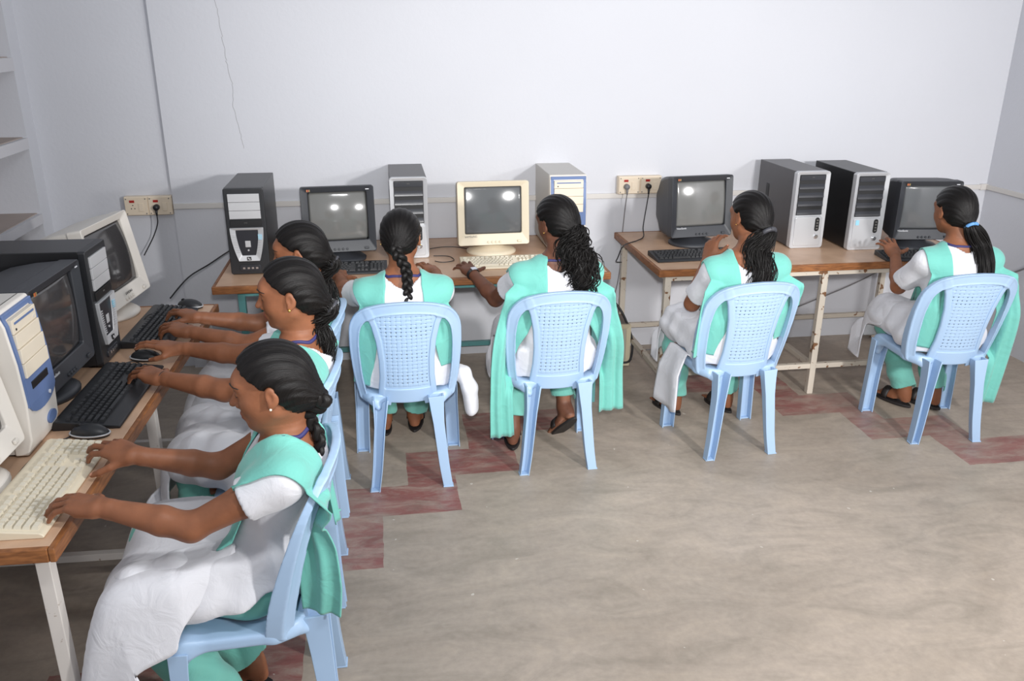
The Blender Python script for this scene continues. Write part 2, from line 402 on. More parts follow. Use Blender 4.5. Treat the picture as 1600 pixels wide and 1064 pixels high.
# ------------------------------------------------------------------ tables
def table(name, label, x0, x1, y0, y1, steel, origin, yaw, legs, rails, T=0.75, group='wooden topped steel tables'):
    t = empty(name, origin, yaw, label, 'table', group)
    th = 0.034
    MB().bbox((x0+0.016, y0+0.016, T-th), (x1-0.016, y1-0.016, T)).build('tabletop', M['laminate'], t, bevel=0.002)
    e = MB()
    for lo, hi in (((x0, y0), (x1, y0+0.0165)), ((x0, y1-0.0165), (x1, y1)), ((x0, y0+0.0165), (x0+0.0165, y1-0.0165)), ((x1-0.0165, y0+0.0165), (x1, y1-0.0165))):
        e.bbox((lo[0], lo[1], T-th-0.004), (hi[0], hi[1], T+0.0006))
    e.build('wood_edging', M['edge'], t, bevel=0.004)
    s = 0.034
    fr = MB()
    for (a, b) in rails:
        a = np.array(a, float); b = np.array(b, float); d = b-a; L = np.linalg.norm(d); u = d/L
        v = np.array([0, 0, 1.0]); w = np.cross(u, v); rot = np.stack([u, -w, v], 1)
        fr2 = MB().box((a+b)/2, (L, 0.028, 0.028), rot); fr2.build('rail', steel, t, bevel=0.002)
    for (lx, ly) in legs:
        MB().bbox((lx-s/2, ly-s/2, 0), (lx+s/2, ly+s/2, T-th-0.001)).build('leg', steel, t, bevel=0.0025)
    return t
# left table: local x runs along the front edge (away from the camera), local y towards the left wall
yawL = math.atan2(3.731-1.838, -0.743+0.802)
table('computer_table', 'long wooden topped table with white legs along left wall, holding keyboards and mice', -0.005, 1.90, 0.0, 0.84, M['white_steel'], (-0.802, 1.838, 0), yawL,
      [(x, y) for x in (0.045, 0.955, 1.855) for y in (0.05, 0.79)],
      [((x, 0.067, 0.10), (x, 0.773, 0.10)) for x in (0.045, 0.955, 1.855)] + [((0.05, y, 0.70), (1.85, y, 0.70)) for y in (0.05, 0.79)] + [((0.05, 0.79, 0.10), (1.85, 0.79, 0.10))])
# middle table against the back wall, teal frame
table('computer_table', 'wooden topped table with teal steel legs at centre of back wall', -0.82, 1.13, 4.0, 4.87, M['teal_steel'], (0, 0, 0), 0.0,
      [(x, y) for x in (-0.70, 0.21, 1.075) for y in (4.09, 4.79)],
      [((-0.70, 4.09, 0.69), (1.075, 4.09, 0.69)), ((-0.70, 4.79, 0.69), (1.075, 4.79, 0.69)), ((-0.70, 4.79, 0.11), (1.075, 4.79, 0.11))] + [((x, 4.107, z), (x, 4.773, z)) for x in (-0.70, 0.21, 1.075) for z in (0.07, 0.69)])
# right table against the back wall, chipped cream frame
table('computer_table', 'wooden topped table with chipped cream legs at right of back wall', 1.385, 3.22, 4.0, 4.88, M['cream_steel'], (0, 0, 0), 0.0,
      [(x, y) for x in (1.44, 2.31, 3.17) for y in (4.03, 4.83)],
      [((1.44, 4.03, 0.70), (3.17, 4.03, 0.70)), ((1.44, 4.83, 0.70), (3.17, 4.83, 0.70)), ((1.44, 4.03, 0.165), (3.17, 4.03, 0.165)), ((1.44, 4.83, 0.165), (3.17, 4.83, 0.165))] + [((x, 4.047, z), (x, 4.813, z)) for x in (1.44, 2.31, 3.17) for z in (0.165, 0.70)])
# ------------------------------------------------------------------ computer materials
M['black'] = mat('black_plastic', srgb(38, 39, 42), 0.42, var=0.08, vscale=30)
M['charcoal'] = mat('charcoal_plastic', srgb(54, 56, 61), 0.45)
M['darkgrey_steel'] = mat('dark_grey_case', srgb(74, 72, 74), 0.38, var=0.05, vscale=20)
M['black_steel'] = mat('black_case', srgb(30, 30, 32), 0.35, var=0.05)
M['louver'] = mat('dark_bay_cover', srgb(48, 49, 54), 0.3)
M['silver'] = mat('silver_plastic', srgb(196, 197, 200), 0.32, metal=0.25)
M['silver_flat'] = mat('silver_grey_bays', srgb(186, 186, 188), 0.4)
M['chrome'] = mat('chrome', srgb(220, 222, 226), 0.15, metal=0.9)
M['beige'] = mat('beige_plastic', srgb(222, 210, 186), 0.45, var=0.03, vscale=6)
M['beige_case'] = mat('beige_grey_case', srgb(196, 192, 186), 0.42, var=0.03)
M['white_plastic'] = mat('off_white_plastic', srgb(220, 214, 206), 0.45, var=0.03)
M['bay_cream'] = mat('cream_drive_bay', srgb(228, 216, 196), 0.45)
M['blue'] = mat('blue_plastic', srgb(98, 120, 164), 0.4)
M['screen'] = mat('crt_glass', srgb(112, 112, 110), 0.11, spec=0.8)  # phosphor grey, base colour lightened to hold the room's reflection
M['screen_dark'] = mat('dark_crt_glass', srgb(64, 62, 63), 0.10, spec=0.7)
M['screen_mid'] = mat('mid_crt_glass', srgb(94, 96, 98), 0.10, spec=0.8)  # darker grey, room reflection also put into the base colour
M['key_black'] = mat('black_keycap', srgb(44, 45, 48), 0.5)
M['key_beige'] = mat('beige_keycap', srgb(214, 206, 188), 0.5)
M['ink_white'] = mat('white_ink', srgb(215, 216, 220), 0.5)
M['ink_grey'] = mat('grey_ink', srgb(110, 108, 104), 0.5)
M['sticker'] = mat('light_blue_sticker', srgb(150, 205, 228), 0.35)
M['slot'] = mat('dark_slot_plastic', srgb(22, 22, 24), 0.5)  # near-black plastic for slots, ports, pads and knobs
M['cable_black'] = mat('black_cable', srgb(30, 30, 33), 0.45)
M['cable_grey'] = mat('grey_cable', srgb(120, 118, 120), 0.5)
M['socket'] = mat('cream_socket', srgb(224, 208, 186), 0.4)
M['red_neon'] = mat('red_indicator', srgb(168, 40, 34), 0.3)

def rrect(w, h, r, n=5, cx=0, cz=0):
    out = []
    for sx, sz, a0 in ((1, -1, -90), (1, 1, 0), (-1, 1, 90), (-1, -1, 180)):
        for k in range(n+1):
            a = R(a0+90*k/n); out.append((cx+sx*(w/2-r)+r*math.cos(a), cz+sz*(h/2-r)+r*math.sin(a)))
    return out
def ring_frame(mb, outer, inner, y0, y1o, y1i, mi=0):
    """bezel: outer outline from depth y0 to front y1o, sloping in to the inner outline at y1i"""
    n = len(outer); V = []
    for poly, y in ((outer, y0), (outer, y1o), (inner, y1i), (inner, y0)):
        V += [(p[0], y, p[1]) for p in poly]
    F = []
    for k in range(3):
        F += [(k*n+i, k*n+(i+1) % n, (k+1)*n+(i+1) % n, (k+1)*n+i) for i in range(n)]
    F += [(3*n+i, 3*n+(i+1) % n, (i+1) % n, i) for i in range(n)]
    mb.add(V, F, mi)

def crt(label, loc, yaw, body, screen, name_mat, letters=None, lpos=(-0.12, 0.024), w=0.37, h=0.338, depth=0.38, tilt=0.0, knobs=True, emblem=False, group='cathode ray monitors', sag=0.020):
    """front faces local -Y, origin on the table under the screen centre"""
    t = empty('crt_monitor', loc, yaw, label, 'monitor', group)
    z0 = 0.065
    tl = lambda o: (setattr(o, 'rotation_euler', (tilt, 0, 0)), o)[1]
    # pedestal
    n = 28; pb = MB()
    ring = lambda rx, ry, z: [(rx*math.cos(2*math.pi*k/n), 0.12+ry*math.sin(2*math.pi*k/n), z) for k in range(n)]
    V = ring(0.135, 0.125, 0)+ring(0.137, 0.127, 0.012)+ring(0.12, 0.11, 0.024)+ring(0.075, 0.072, 0.036)+ring(0.06, 0.06, 0.052)
    F = [(k*n+i, k*n+(i+1) % n, (k+1)*n+(i+1) % n, (k+1)*n+i) for k in range(4) for i in range(n)]+[tuple(range(n))[::-1], tuple(range(4*n, 5*n))]
    pb.add(V, F).build('pedestal', body, t, smooth=True)
    # bezel
    sw, sh = w*0.80, h*0.735; scz = z0+h*0.545
    outer = rrect(w, h, 0.012, 4, 0, z0+h/2); inner = rrect(sw, sh, 0.008, 4, 0, scz)
    mb = MB(); ring_frame(mb, outer, inner, 0.06, 0.0, 0.016)
    bz = tl(mb.build('bezel', body, t, bevel=0.004, angle=30))
    # housing, tapering to the back
    def sec(wd, ht, r, y, zc): return [(p[0], y, p[1]) for p in rrect(wd, ht, r, 4, 0, zc)]
    secs = [sec(w*0.985, h*0.985, 0.014, 0.058, z0+h/2), sec(w*0.95, h*0.97, 0.02, 0.13, z0+h/2), sec(w*0.90, h*0.93, 0.03, 0.20, z0+h*0.495), sec(w*0.66, h*0.72, 0.05, 0.33, z0+h*0.47), sec(w*0.58, h*0.60, 0.045, depth, z0+h*0.45)]
    n = len(secs[0]); V = [p for s in secs for p in s]
    F = [(k*n+i, k*n+(i+1) % n, (k+1)*n+(i+1) % n, (k+1)*n+i) for k in range(len(secs)-1) for i in range(n)]+[tuple(range(n)), tuple(range((len(secs)-1)*n, len(secs)*n))[::-1]]
    ho = tl(MB().add(V, F).build('housing', body, t, bevel=0.003, angle=40))
    vb = MB()
    for k in range(9): vb.box((0, 0.15+k*0.016, z0+h*0.985-k*0.0036-0.0005), (w*0.55, 0.005, 0.004))
    # screen glass, convex
    nx, nz = 22, 18; V = []
    for i in range(nx+1):
        for j in range(nz+1):
            u, v = 2*i/nx-1, 2*j/nz-1
            V.append((u*sw/2*1.01, 0.010+sag-sag*(1-0.5*u*u-0.5*v*v), scz+v*sh/2*1.01))
    F = [(i*(nz+1)+j, (i+1)*(nz+1)+j, (i+1)*(nz+1)+j+1, i*(nz+1)+j+1) for i in range(nx) for j in range(nz)]
    # rear of the tube closes the glass
    nb = len(V); V.append((0, 0.11, scz))
    edge = [i*(nz+1) for i in range(nx+1)]+[nx*(nz+1)+j for j in range(1, nz+1)]+[i*(nz+1)+nz for i in range(nx-1, -1, -1)]+[j for j in range(nz-1, 0, -1)]
    F += [(edge[i], nb, edge[(i+1) % len(edge)]) for i in range(len(edge))]
    tl(MB().add(V, F).build('screen', screen, t, smooth=True))
    zb = z0+h*0.085
    if knobs:
        for k in range(4):
            tl(MB().cyl((0.0+k*0.021-0.03, 0.004, zb-0.012), (0.0+k*0.021-0.03, -0.003, zb-0.012), 0.0062, 12).build('button', body, t, bevel=0.001))
        tl(MB().box((w*0.36, -0.0005, zb-0.010), (0.022, 0.008, 0.012)).build('power_button', body, t, bevel=0.002))
    if letters:
        lettering(letters, 0.0145, 'brand_lettering', name_mat, t, (lpos[0], -0.0012*math.cos(tilt)-(zb+lpos[1]*0.2)*math.sin(tilt), (zb+lpos[1]*0.2)*math.cos(tilt)), (math.pi/2+tilt, 0, 0))
    if emblem:
        eb = MB()
        for k, dx in enumerate((-0.009, 0.0, 0.009)): eb.box((-w*0.42+dx*0.7+0.012, -0.0012, z0+h*0.945), (0.0045, 0.002, 0.011), mi=k)
        tl(eb.build('maker_emblem', [mat('emblem_a', srgb(190, 120, 60)), mat('emblem_b', srgb(170, 70, 60)), mat('emblem_c', srgb(150, 130, 70))], t))
        tl(MB().box((w*0.41, -0.0012, z0+h*0.945), (0.018, 0.002, 0.004)).build('model_badge', M['ink_white'], t))
    return t

# towers: front faces local -Y, origin at the front bottom centre
def case_body(t, w, d, h, m, name='case'):
    MB().bbox((-w/2, 0.018, 0.008), (w/2, d, h)).build(name, m, t, bevel=0.003)
    f = MB()
    for x in (-w*0.36, w*0.36):
        for y in (0.06, d-0.06): f.bbox((x-0.015, y-0.02, 0), (x+0.015, y+0.02, 0.009))
    f.build('foot_pads', M['slot'], t)
TG = 'computer towers'
def tower_curved(label, loc, yaw, h=0.43, w=0.185, d=0.47):
    """black case, three silver bays on top, curved silver inset below"""
    t = empty('computer_tower', loc, yaw, label, 'computer', TG)
    case_body(t, w, d, h, M['black_steel'])
    MB().prism(rrect(w+0.004, h-0.004, 0.010, 4, 0, h/2+0.002), -0.006, 0.02, axis=1).build('front_panel', M['black'], t, bevel=0.004)
    for k in range(3):
        z = h-0.046-k*0.041
        MB().box((0, -0.008, z), (w*0.80, 0.010, 0.0395)).build('drive_bay', M['silver_flat'], t, bevel=0.0015)
    dv = MB().box((0, -0.0075, h-0.170), (w*0.80, 0.008, 0.030)).build('disc_drive', M['slot'], t, bevel=0.001)
    lettering('DVD', 0.007, 'drive_lettering', M['ink_grey'], dv, (0, -0.0122, h-0.168), (math.pi/2, 0, 0))
    zt, zb = h-0.192, 0.072
    def side(f, z): return w*(0.43-0.16*((zt-z)/(zt-zb))**1.9)*f
    zs = np.linspace(zt, zb, 14)
    outer = [(side(1, z), z) for z in zs]+[(-side(1, z), z) for z in zs[::-1]]
    zi = np.linspace(zt-0.012, zb+0.028, 14)
    def sidei(z): return w*(0.285-0.11*((zt-0.012-z)/(zt-zb-0.04))**1.9)
    inner = [(sidei(z), z) for z in zi]+[(-sidei(z), z) for z in zi[::-1]]
    mb = MB(); ring_frame(mb, outer, inner, 0.0, -0.018, -0.010); mb.build('curved_inset', M['silver'], t, bevel=0.002)
    ip = MB().prism(inner, -0.0085, 0.0, axis=1).build('inset_plate', M['louver'], t)
    MB().box((0, -0.0095, zb+0.085), (0.026, 0.003, 0.032)).build('power_button', M['silver_flat'], t, bevel=0.002)
    MB().cyl((0, -0.008, zb+0.054), (0, -0.012, zb+0.054), 0.0045, 12).build('reset_button', M['silver_flat'], t)
    lg = MB().box((0, -0.0175, zb+0.013), (0.020, 0.004, 0.017)).box((-0.003, -0.0196, zb+0.015), (0.004, 0.002, 0.008), mi=1).box((0.003, -0.0196, zb+0.011), (0.004, 0.002, 0.008), mi=1)
    lg.build('maker_emblem', [M['slot'], M['ink_white']], t)
    MB().box((w*0.335, -0.0145, zt-0.045), (0.020, 0.004, 0.026), rot=[[1, 0, 0], [0, 1, 0], [0, 0, 1]]).build('sticker', M['sticker'], t)
    for s in (-1, 1):
        gl = MB()
        for k in range(11):
            z = zt-0.035-k*0.0085; gl.box((s*(side(0.5, z)+sidei(z)/2), -0.0155, z), (0.024, 0.004, 0.0028))
        gl.build('vent_slots', M['silver_flat'], t)
    pp = MB().prism(rrect(w*0.55, 0.030, 0.012, 5, 0, 0.036), -0.012, 0.0, axis=1).build('port_panel', M['louver'], t, bevel=0.002)
    pt = MB()
    for x in (-0.030, -0.008, 0.012, 0.032): pt.box((x, -0.0125, 0.036), (0.011, 0.002, 0.009))
    pt.build('ports', M['chrome'], pp)
    return t
def tower_louver(label, loc, yaw, h=0.43, w=0.19, d=0.47, side=None, sticker=False):
    """dark case, silver front frame with dark curved bays and silver lower panel"""
    t = empty('computer_tower', loc, yaw, label, 'computer', TG)
    case_body(t, w, d, h, side or M['darkgrey_steel'])
    outer = rrect(w+0.006, h, 0.014, 5, 0, h/2); inner = rrect(w*0.80, h*0.52, 0.004, 5, 0, h*0.695)
    mb = MB(); ring_frame(mb, outer, inner, 0.025, -0.014, -0.004); mb.build('front_frame', M['silver'], t, bevel=0.004)
    z1 = h*0.695+h*0.26; hh = h*0.52
    MB().box((0, 0.008, h*0.695), (w*0.80, 0.02, hh)).build('bay_backing', M['slot'], t)
    dd = MB().box((0, -0.004, z1-0.016), (w*0.78, 0.012, 0.026)).build('disc_drive', M['louver'], t, bevel=0.001)
    lettering('DVD', 0.007, 'drive_lettering', M['ink_grey'], dd, (0.0, -0.0106, z1-0.013), (math.pi/2, 0, 0))
    zz = z1-0.031; seg = (hh-0.033)/4
    for k in range(4):
        n = 7; prof = [(0.010, zz-seg*0.98)]+[(-0.012+0.016*math.sin(math.pi*0.5*q/(n-1))**2*1.0, zz-seg*(1-0.02)+seg*0.96*q/(n-1)) for q in range(n)]+[(0.010, zz-0.002)]
        MB().prism(prof, -w*0.39, w*0.39, axis=0).build('drive_bay', M['louver'], t, smooth=False, bevel=0.0008)
        zz -= seg
    MB().prism(rrect(w*0.84, h*0.385, 0.010, 5, 0, h*0.225), -0.016, 0.0, axis=1).build('lower_panel', M['silver'], t, bevel=0.004)
    MB().prism(rrect(0.026, 0.078, 0.0125, 6, w*0.27, h*0.315), -0.019, -0.010, axis=1).build('port_strip', M['slot'], t, bevel=0.002)
    pb = MB()
    for k in range(4): pb.box((w*0.27, -0.0195, h*0.315-0.024+k*0.016), (0.011, 0.002, 0.007))
    pb.build('ports', M['ink_grey'], t)
    MB().cyl((w*0.27, -0.014, h*0.155), (w*0.27, -0.024, h*0.155), 0.0125, 20).build('power_button', M['chrome'], t, bevel=0.002)
    MB().cyl((w*0.27, -0.014, h*0.20), (w*0.27, -0.0185, h*0.20), 0.004, 12).build('reset_button', M['silver_flat'], t)
    if sticker: MB().box((-w*0.31, -0.0172, h*0.365), (0.02, 0.002, 0.028)).build('sticker', M['sticker'], t)
    MB().box((-w/2-0.0005, d*0.72, h*0.62), (0.003, 0.035, 0.085)).build('side_grip', M['slot'], t, bevel=0.001)
    return t
def tower_beige(label, loc, yaw, h=0.42, w=0.20, d=0.47, face=None):
    """off-white case with blue arch framing cream bays"""
    t = empty('computer_tower', loc, yaw, label, 'computer', TG)
    case_body(t, w, d, h, M['beige_case'])
    # curved front shell
    prof = [(0.03, 0.004), (-0.008, 0.004), (-0.024, 0.05), (-0.030, 0.16), (-0.026, 0.28), (-0.014, 0.39), (0.0, h), (0.03, h)]
    MB().prism(prof, -w/2-0.003, w/2+0.003, axis=0).build('front_shell', M['white_plastic'], t, bevel=0.006, seg=3)
    def fy(z): return float(np.interp(z, [p[1] for p in prof[1:7]], [p[0] for p in prof[1:7]]))
    def curved(poly, off, thick, name, m):
        V = [(x, fy(z)-off, z) for x, z in poly]+[(x, fy(z)-off+thick, z) for x, z in poly]; n = len(poly)
        MB().add(V, [tuple(range(n)), tuple(range(n, 2*n))[::-1]]+[(i, (i+1) % n, n+(i+1) % n, n+i) for i in range(n)]).build(name, m, t)
    zs = np.linspace(0.150, h-0.012, 10)
    left = [(-w*0.485+0.02*max(0, (0.2-z)/0.06), z) for z in zs]; right = [(-x, z) for x, z in left[::-1]]
    # blue surround strips
    for s in (-1, 1):
        for i in range(len(zs)-1):
            pass
    for s in (-1, 1):
        poly = [(s*w*0.405, z) for z in zs]+[(s*w*0.485, z) for z in zs[::-1]]
        V = []; n = len(zs)
        mbs = MB()
        for i in range(n-1):
            q = [(s*w*0.405, zs[i]), (s*w*0.485, zs[i]), (s*w*0.485, zs[i+1]), (s*w*0.405, zs[i+1])]
            mbs.add([(x, fy(z)-0.004, z) for x, z in q]+[(x, fy(z)+0.006, z) for x, z in q], [(0, 1, 2, 3), (7, 6, 5, 4), (0, 4, 5, 1), (1, 5, 6, 2), (2, 6, 7, 3), (3, 7, 4, 0)])
        mbs.build('blue_surround', M['blue'], t)
    MB().box((0, fy(h-0.02)+0.004, h-0.016), (w*0.97, 0.018, 0.016)).build('blue_surround', M['blue'], t, bevel=0.002)
    zt = h-0.027
    for k, hh in enumerate((0.042, 0.043, 0.043, 0.043)):
        zc = zt-hh/2; MB().box((0, (fy(zc))-0.003, zc), (w*0.80, 0.014, hh-0.0015)).build('drive_bay', M['bay_cream'], t, bevel=0.0012)
        if k == 0:
            MB().box((0, fy(zc)-0.0105, zc+0.008), (w*0.66, 0.002, 0.006)).build('disc_tray', M['blue'], t)
            MB().box((w*0.30, fy(zc)-0.0105, zc-0.010), (0.014, 0.003, 0.006)).build('eject_button', M['white_plastic'], t)
            MB().cyl((-w*0.30, fy(zc)-0.008, zc-0.010), (-w*0.30, fy(zc)-0.0115, zc-0.010), 0.0035, 10).build('headphone_port', M['slot'], t)
        zt -= hh
    # blue floppy arch
    arch = [(-w*0.46, zt), (w*0.46, zt), (w*0.46, 0.155)]+[(w*0.46*math.cos(a)*1.0, 0.155-0.040*math.sin(a)**1.0) for a in np.linspace(0.25, math.pi-0.25, 9)]+[(-w*0.46, 0.155)]
    curved(arch, 0.005, 0.012, 'blue_arch', M['blue'])
    MB().box((0, fy(0.19)-0.004, zt-0.030), (w*0.56, 0.006, 0.022)).build('floppy_slot', M['slot'], t, bevel=0.001)
    MB().cyl((w*0.22, fy(0.14), 0.142), (w*0.22, fy(0.14)-0.008, 0.142), 0.006, 12).build('indicator_light', M['ink_white'], t)
    el = [(w*0.22+0.030*math.cos(a), 0.062+0.020*math.sin(a)) for a in np.linspace(0, 2*math.pi, 24, endpoint=False)]
    curved(el, 0.006, 0.010, 'power_button', M['blue'])
    return t

# keyboards: local x along the length, local -Y towards the typist, origin centre
KROWS = [[1, .9, 1, 1, 1, 1, .5, 1, 1, 1, 1, .5, 1, 1, 1, 1, .4, 1, 1, 1], [1]*13+[2, .4, 1, 1, 1, .4, 1, 1, 1, 1], [1.5]+[1]*12+[1.5, .4, 1, 1, 1, .4, 1, 1, 1, 1],
         [1.8]+[1]*11+[2.2, 3.8, 1, 1, 1, 1], [2.3]+[1]*10+[2.7, 1.4, 1, 1.4, 1, 1, 1, 1], [1.4, 1.2, 1.3, 5.6, 1.3, 1.2, 1.2, 1.8, .4, 1, 1, 1, .4, 2, 1, 1]]
GAPS = [{1, 6, 11, 16}, {14, 18}, {14, 18}, {13}, {12, 14}, {8, 12}]
KEYCACHE = {}
def key_mesh(w, d, m):
    k = (round(w, 4), round(d, 4), m.name)
    if k not in KEYCACHE:
        mb = MB(); x, y, h = w/2, d/2, 0.0095; t = 0.0026
        V = [(-x, -y, 0), (x, -y, 0), (x, y, 0), (-x, y, 0), (-x+t, -y+t*0.8, h), (x-t, -y+t*0.8, h), (x-t, y-t*1.3, h), (-x+t, y-t*1.3, h)]
        me = bpy.data.meshes.new('key'); me.from_pydata(V, [], [(0, 3, 2, 1), (4, 5, 6, 7), (0, 1, 5, 4), (1, 2, 6, 5), (2, 3, 7, 6), (3, 0, 4, 7)])
        me.materials.append(m); KEYCACHE[k] = me
    return KEYCACHE[k]
def keyboard(label, loc, yaw, body, keym, L=0.455, D=0.165, individual=True, rest=0.0, group='computer keyboards'):
    t = empty('keyboard', loc, yaw, label, 'keyboard', group)
    y0, y1 = -D/2, D/2
    prof = [(y0, 0.004), (y0+0.004, 0.0), (y1, 0.0), (y1, 0.026), (y1-0.012, 0.030), (y1-0.03, 0.0285), (y0+rest+0.012, 0.0145), (y0+0.004, 0.010)]
    MB().prism(prof, -L/2, L/2, axis=0).build('body', body, t, bevel=0.004, seg=3)
    ya, yb = y0+rest+0.016, y1-0.034
    slope = math.atan2(0.0285-0.0145, (y1-0.03)-(y0+rest+0.012))
    unit_w = (L-0.026)/23.1; rowd = (yb-ya)/6.25
    allk = MB(); cnt = 0
    for r, row in enumerate(KROWS):
        y = yb-rowd*(r+0.5)-(0.25*rowd if r > 0 else 0); z = 0.0145+(y-(y0+rest+0.012))*math.tan(slope)-0.0005
        x = -L/2+0.013; tot = sum(row); sc = (L-0.026)/tot
        for i, wk in enumerate(row):
            ww = wk*sc
            if i not in GAPS[r] or wk > 0.95:
                if not (i in GAPS[r]):
                    me = key_mesh(ww-0.0026, rowd-0.0026, keym)
                    if individual and cnt < 100:
                        k = bpy.data.objects.new('key', me); link(k, t); k.location = (x+ww/2, y, z); k.rotation_euler = (slope, 0, 0); cnt += 1
                    else:
                        vv = np.array([v.co[:] for v in me.vertices]); c, s_ = math.cos(slope), math.sin(slope)
                        vv = np.stack([vv[:, 0], vv[:, 1]*c-vv[:, 2]*s_, vv[:, 1]*s_+vv[:, 2]*c], 1)+np.array([x+ww/2, y, z])
                        allk.add(vv, [(0, 3, 2, 1), (4, 5, 6, 7), (0, 1, 5, 4), (1, 2, 6, 5), (2, 3, 7, 6), (3, 0, 4, 7)])
            x += ww
    if allk.v: allk.build('keys', keym, t)
    return t
def mouse(label, loc, yaw, group='computer mice'):
    """points along local +Y"""
    t = empty('computer_mouse', loc, yaw, label, 'mouse', group)
    S = Sdf((-0.05, -0.075, -0.005), (0.05, 0.075, 0.06), 0.002)
    S.ell((0, -0.004, 0.006), (0.031, 0.058, 0.032)); S.cut(lambda X, Y, Z: (Z-0.0015)+0*X+0*Y, (-.05, -.07, -.01), (.05, .07, .06), 0.002)
    S.D = np.maximum(S.D, (0.0008-(S.lo[2]+S.h*np.arange(S.n[2])))[None, None, :]).astype(np.float32)
    S2 = Sdf((-0.05, -0.075, -0.005), (0.05, 0.075, 0.06), 0.002)
    S2.ell((0, -0.004, 0.006), (0.031, 0.058, 0.032)); S2.D = np.maximum(S2.D, (0.0008-(S2.lo[2]+S2.h*np.arange(S2.n[2])))[None, None, :]).astype(np.float32)
    np_mesh('mouse_shell', *S2.mesh(), M['black'], t)
    rim = [(0.0325*math.cos(a), -0.004+0.0595*math.sin(a), 0.010) for a in np.linspace(0, 2*math.pi, 41)]
    MB().tube(rim, 0.0028, 6, cap=False).build('silver_trim', M['silver'], t, smooth=True)
    MB().cyl((-0.004, 0.026, 0.032), (0.004, 0.026, 0.032), 0.007, 14).build('scroll_wheel', M['slot'], t)
    return t
def cable(label, pts, r=0.0032, m='cable_black', n=60, name='cable', cat='cable', group=None):
    P = spline(pts, n); o = MB().tube(P, r, 7).build(name, M[m], None, smooth=True)
    return tag(o, label, cat, group)

# ------------------------------------------------------------------ things on the tables
T = 0.75
tower_curved('black tower with silver bays at left end of the middle table', (-0.662, 4.21, T), 0.0)
crt('black monitor on middle table behind the girl with one long straight braid', (-0.222, 4.335, T), R(5), M['charcoal'], M['screen'], M['ink_grey'], emblem=True, tilt=-R(6), sag=0.036)
tower_louver('grey tower with silver frame partly behind the braided girl at middle table', (0.138, 4.43, T), 0.0)
crt('cream monitor with glowing reflections on the middle table', (0.585, 4.385, T), R(1.5), M['beige'], M['screen_mid'], M['ink_grey'], 'SAMSUNG', (-0.125, 0.10), w=0.385, tilt=-R(6))
tower_beige('beige tower with blue arch at right end of middle table', (0.998, 4.47, T), R(0))
crt('black monitor at left end of the right hand table', (1.765, 4.42, T), R(6.2), M['charcoal'], M['screen'], M['ink_white'], 'ViewSonic', (-0.125, 0.12), emblem=True, tilt=-R(6))
tower_louver('grey sided tower with silver front, left of the pair on right hand table', (2.352, 4.36, T), R(0))
tower_louver('black sided tower with silver front and blue sticker, right of the pair', (2.655, 4.275, T), R(-1), side=M['black_steel'], sticker=True)
crt('black monitor at far right, beside the black sided tower', (2.965, 4.19, T-0.0), R(-7), M['charcoal'], M['screen_mid'], M['ink_white'], 'ViewSonic', (-0.125, 0.12), w=0.345, h=0.325, emblem=True)
# left table (fronts face +X)
crt('off-white monitor half out of frame at near end of left table', (-1.022, 2.128, T), R(87), M['white_plastic'], M['screen_dark'], M['ink_grey'], 'SAMSUNG', (0.0, 0.05), tilt=-R(9))
tower_beige('off-white tower with blue front beside nearest monitor on left table', (-1.035, 2.425, T), R(89), h=0.43)
crt('black monitor between white tower and big black tower on left table', (-1.04, 2.775, T), R(87), M['charcoal'], M['screen_dark'], M['ink_white'], 'ViewSonic', (-0.125, 0.12), w=0.40, h=0.35, emblem=True)
tower_curved('big black tower with silver bay on left table', (-1.02, 3.105, T), R(88), w=0.20, d=0.52)
crt('off-white monitor turned to the room at far end of left table', (-1.06, 3.62, T), R(82), M['white_plastic'], M['screen_dark'], M['ink_grey'], 'SAMSUNG', (0.0, 0.05), w=0.42, h=0.355, tilt=-R(10))
keyboard('cream keyboard nearest the camera on left table', (-0.918, 2.13, T), R(88), M['beige'], M['key_beige'], L=0.49, D=0.175)
keyboard('black keyboard with palm rest in the middle of left table', (-0.915, 2.735, T), R(88), M['black'], M['key_black'], L=0.50, D=0.20, rest=0.035)
keyboard('black keyboard at far end of left table', (-0.915, 3.43, T), R(88), M['black'], M['key_black'], L=0.47, D=0.19, rest=0.03)
mouse('black mouse with silver trim just beyond the cream keyboard', (-0.905, 2.445, T), R(80))
mouse('black mouse under right hand of the second girl on left table', (-0.895, 3.075, T), R(75))
mouse('shiny black mouse at far corner of left table', (-0.86, 3.70, T), R(70))
keyboard('black keyboard in front of braided girl at the middle table', (-0.215, 4.215, T), R(0), M['black'], M['key_black'], L=0.45, D=0.17, individual=False)
keyboard('cream keyboard in front of curly haired girl', (0.615, 4.225, T), R(0), M['beige'], M['key_beige'], L=0.455, D=0.175)
keyboard('black keyboard at left end of right hand table', (1.645, 4.235, T), R(2), M['black'], M['key_black'], L=0.45, D=0.17, individual=False)
keyboard('black keyboard in front of the girl at far right', (2.86, 4.055, T), R(-7), M['black'], M['key_black'], L=0.42, D=0.16, individual=False)

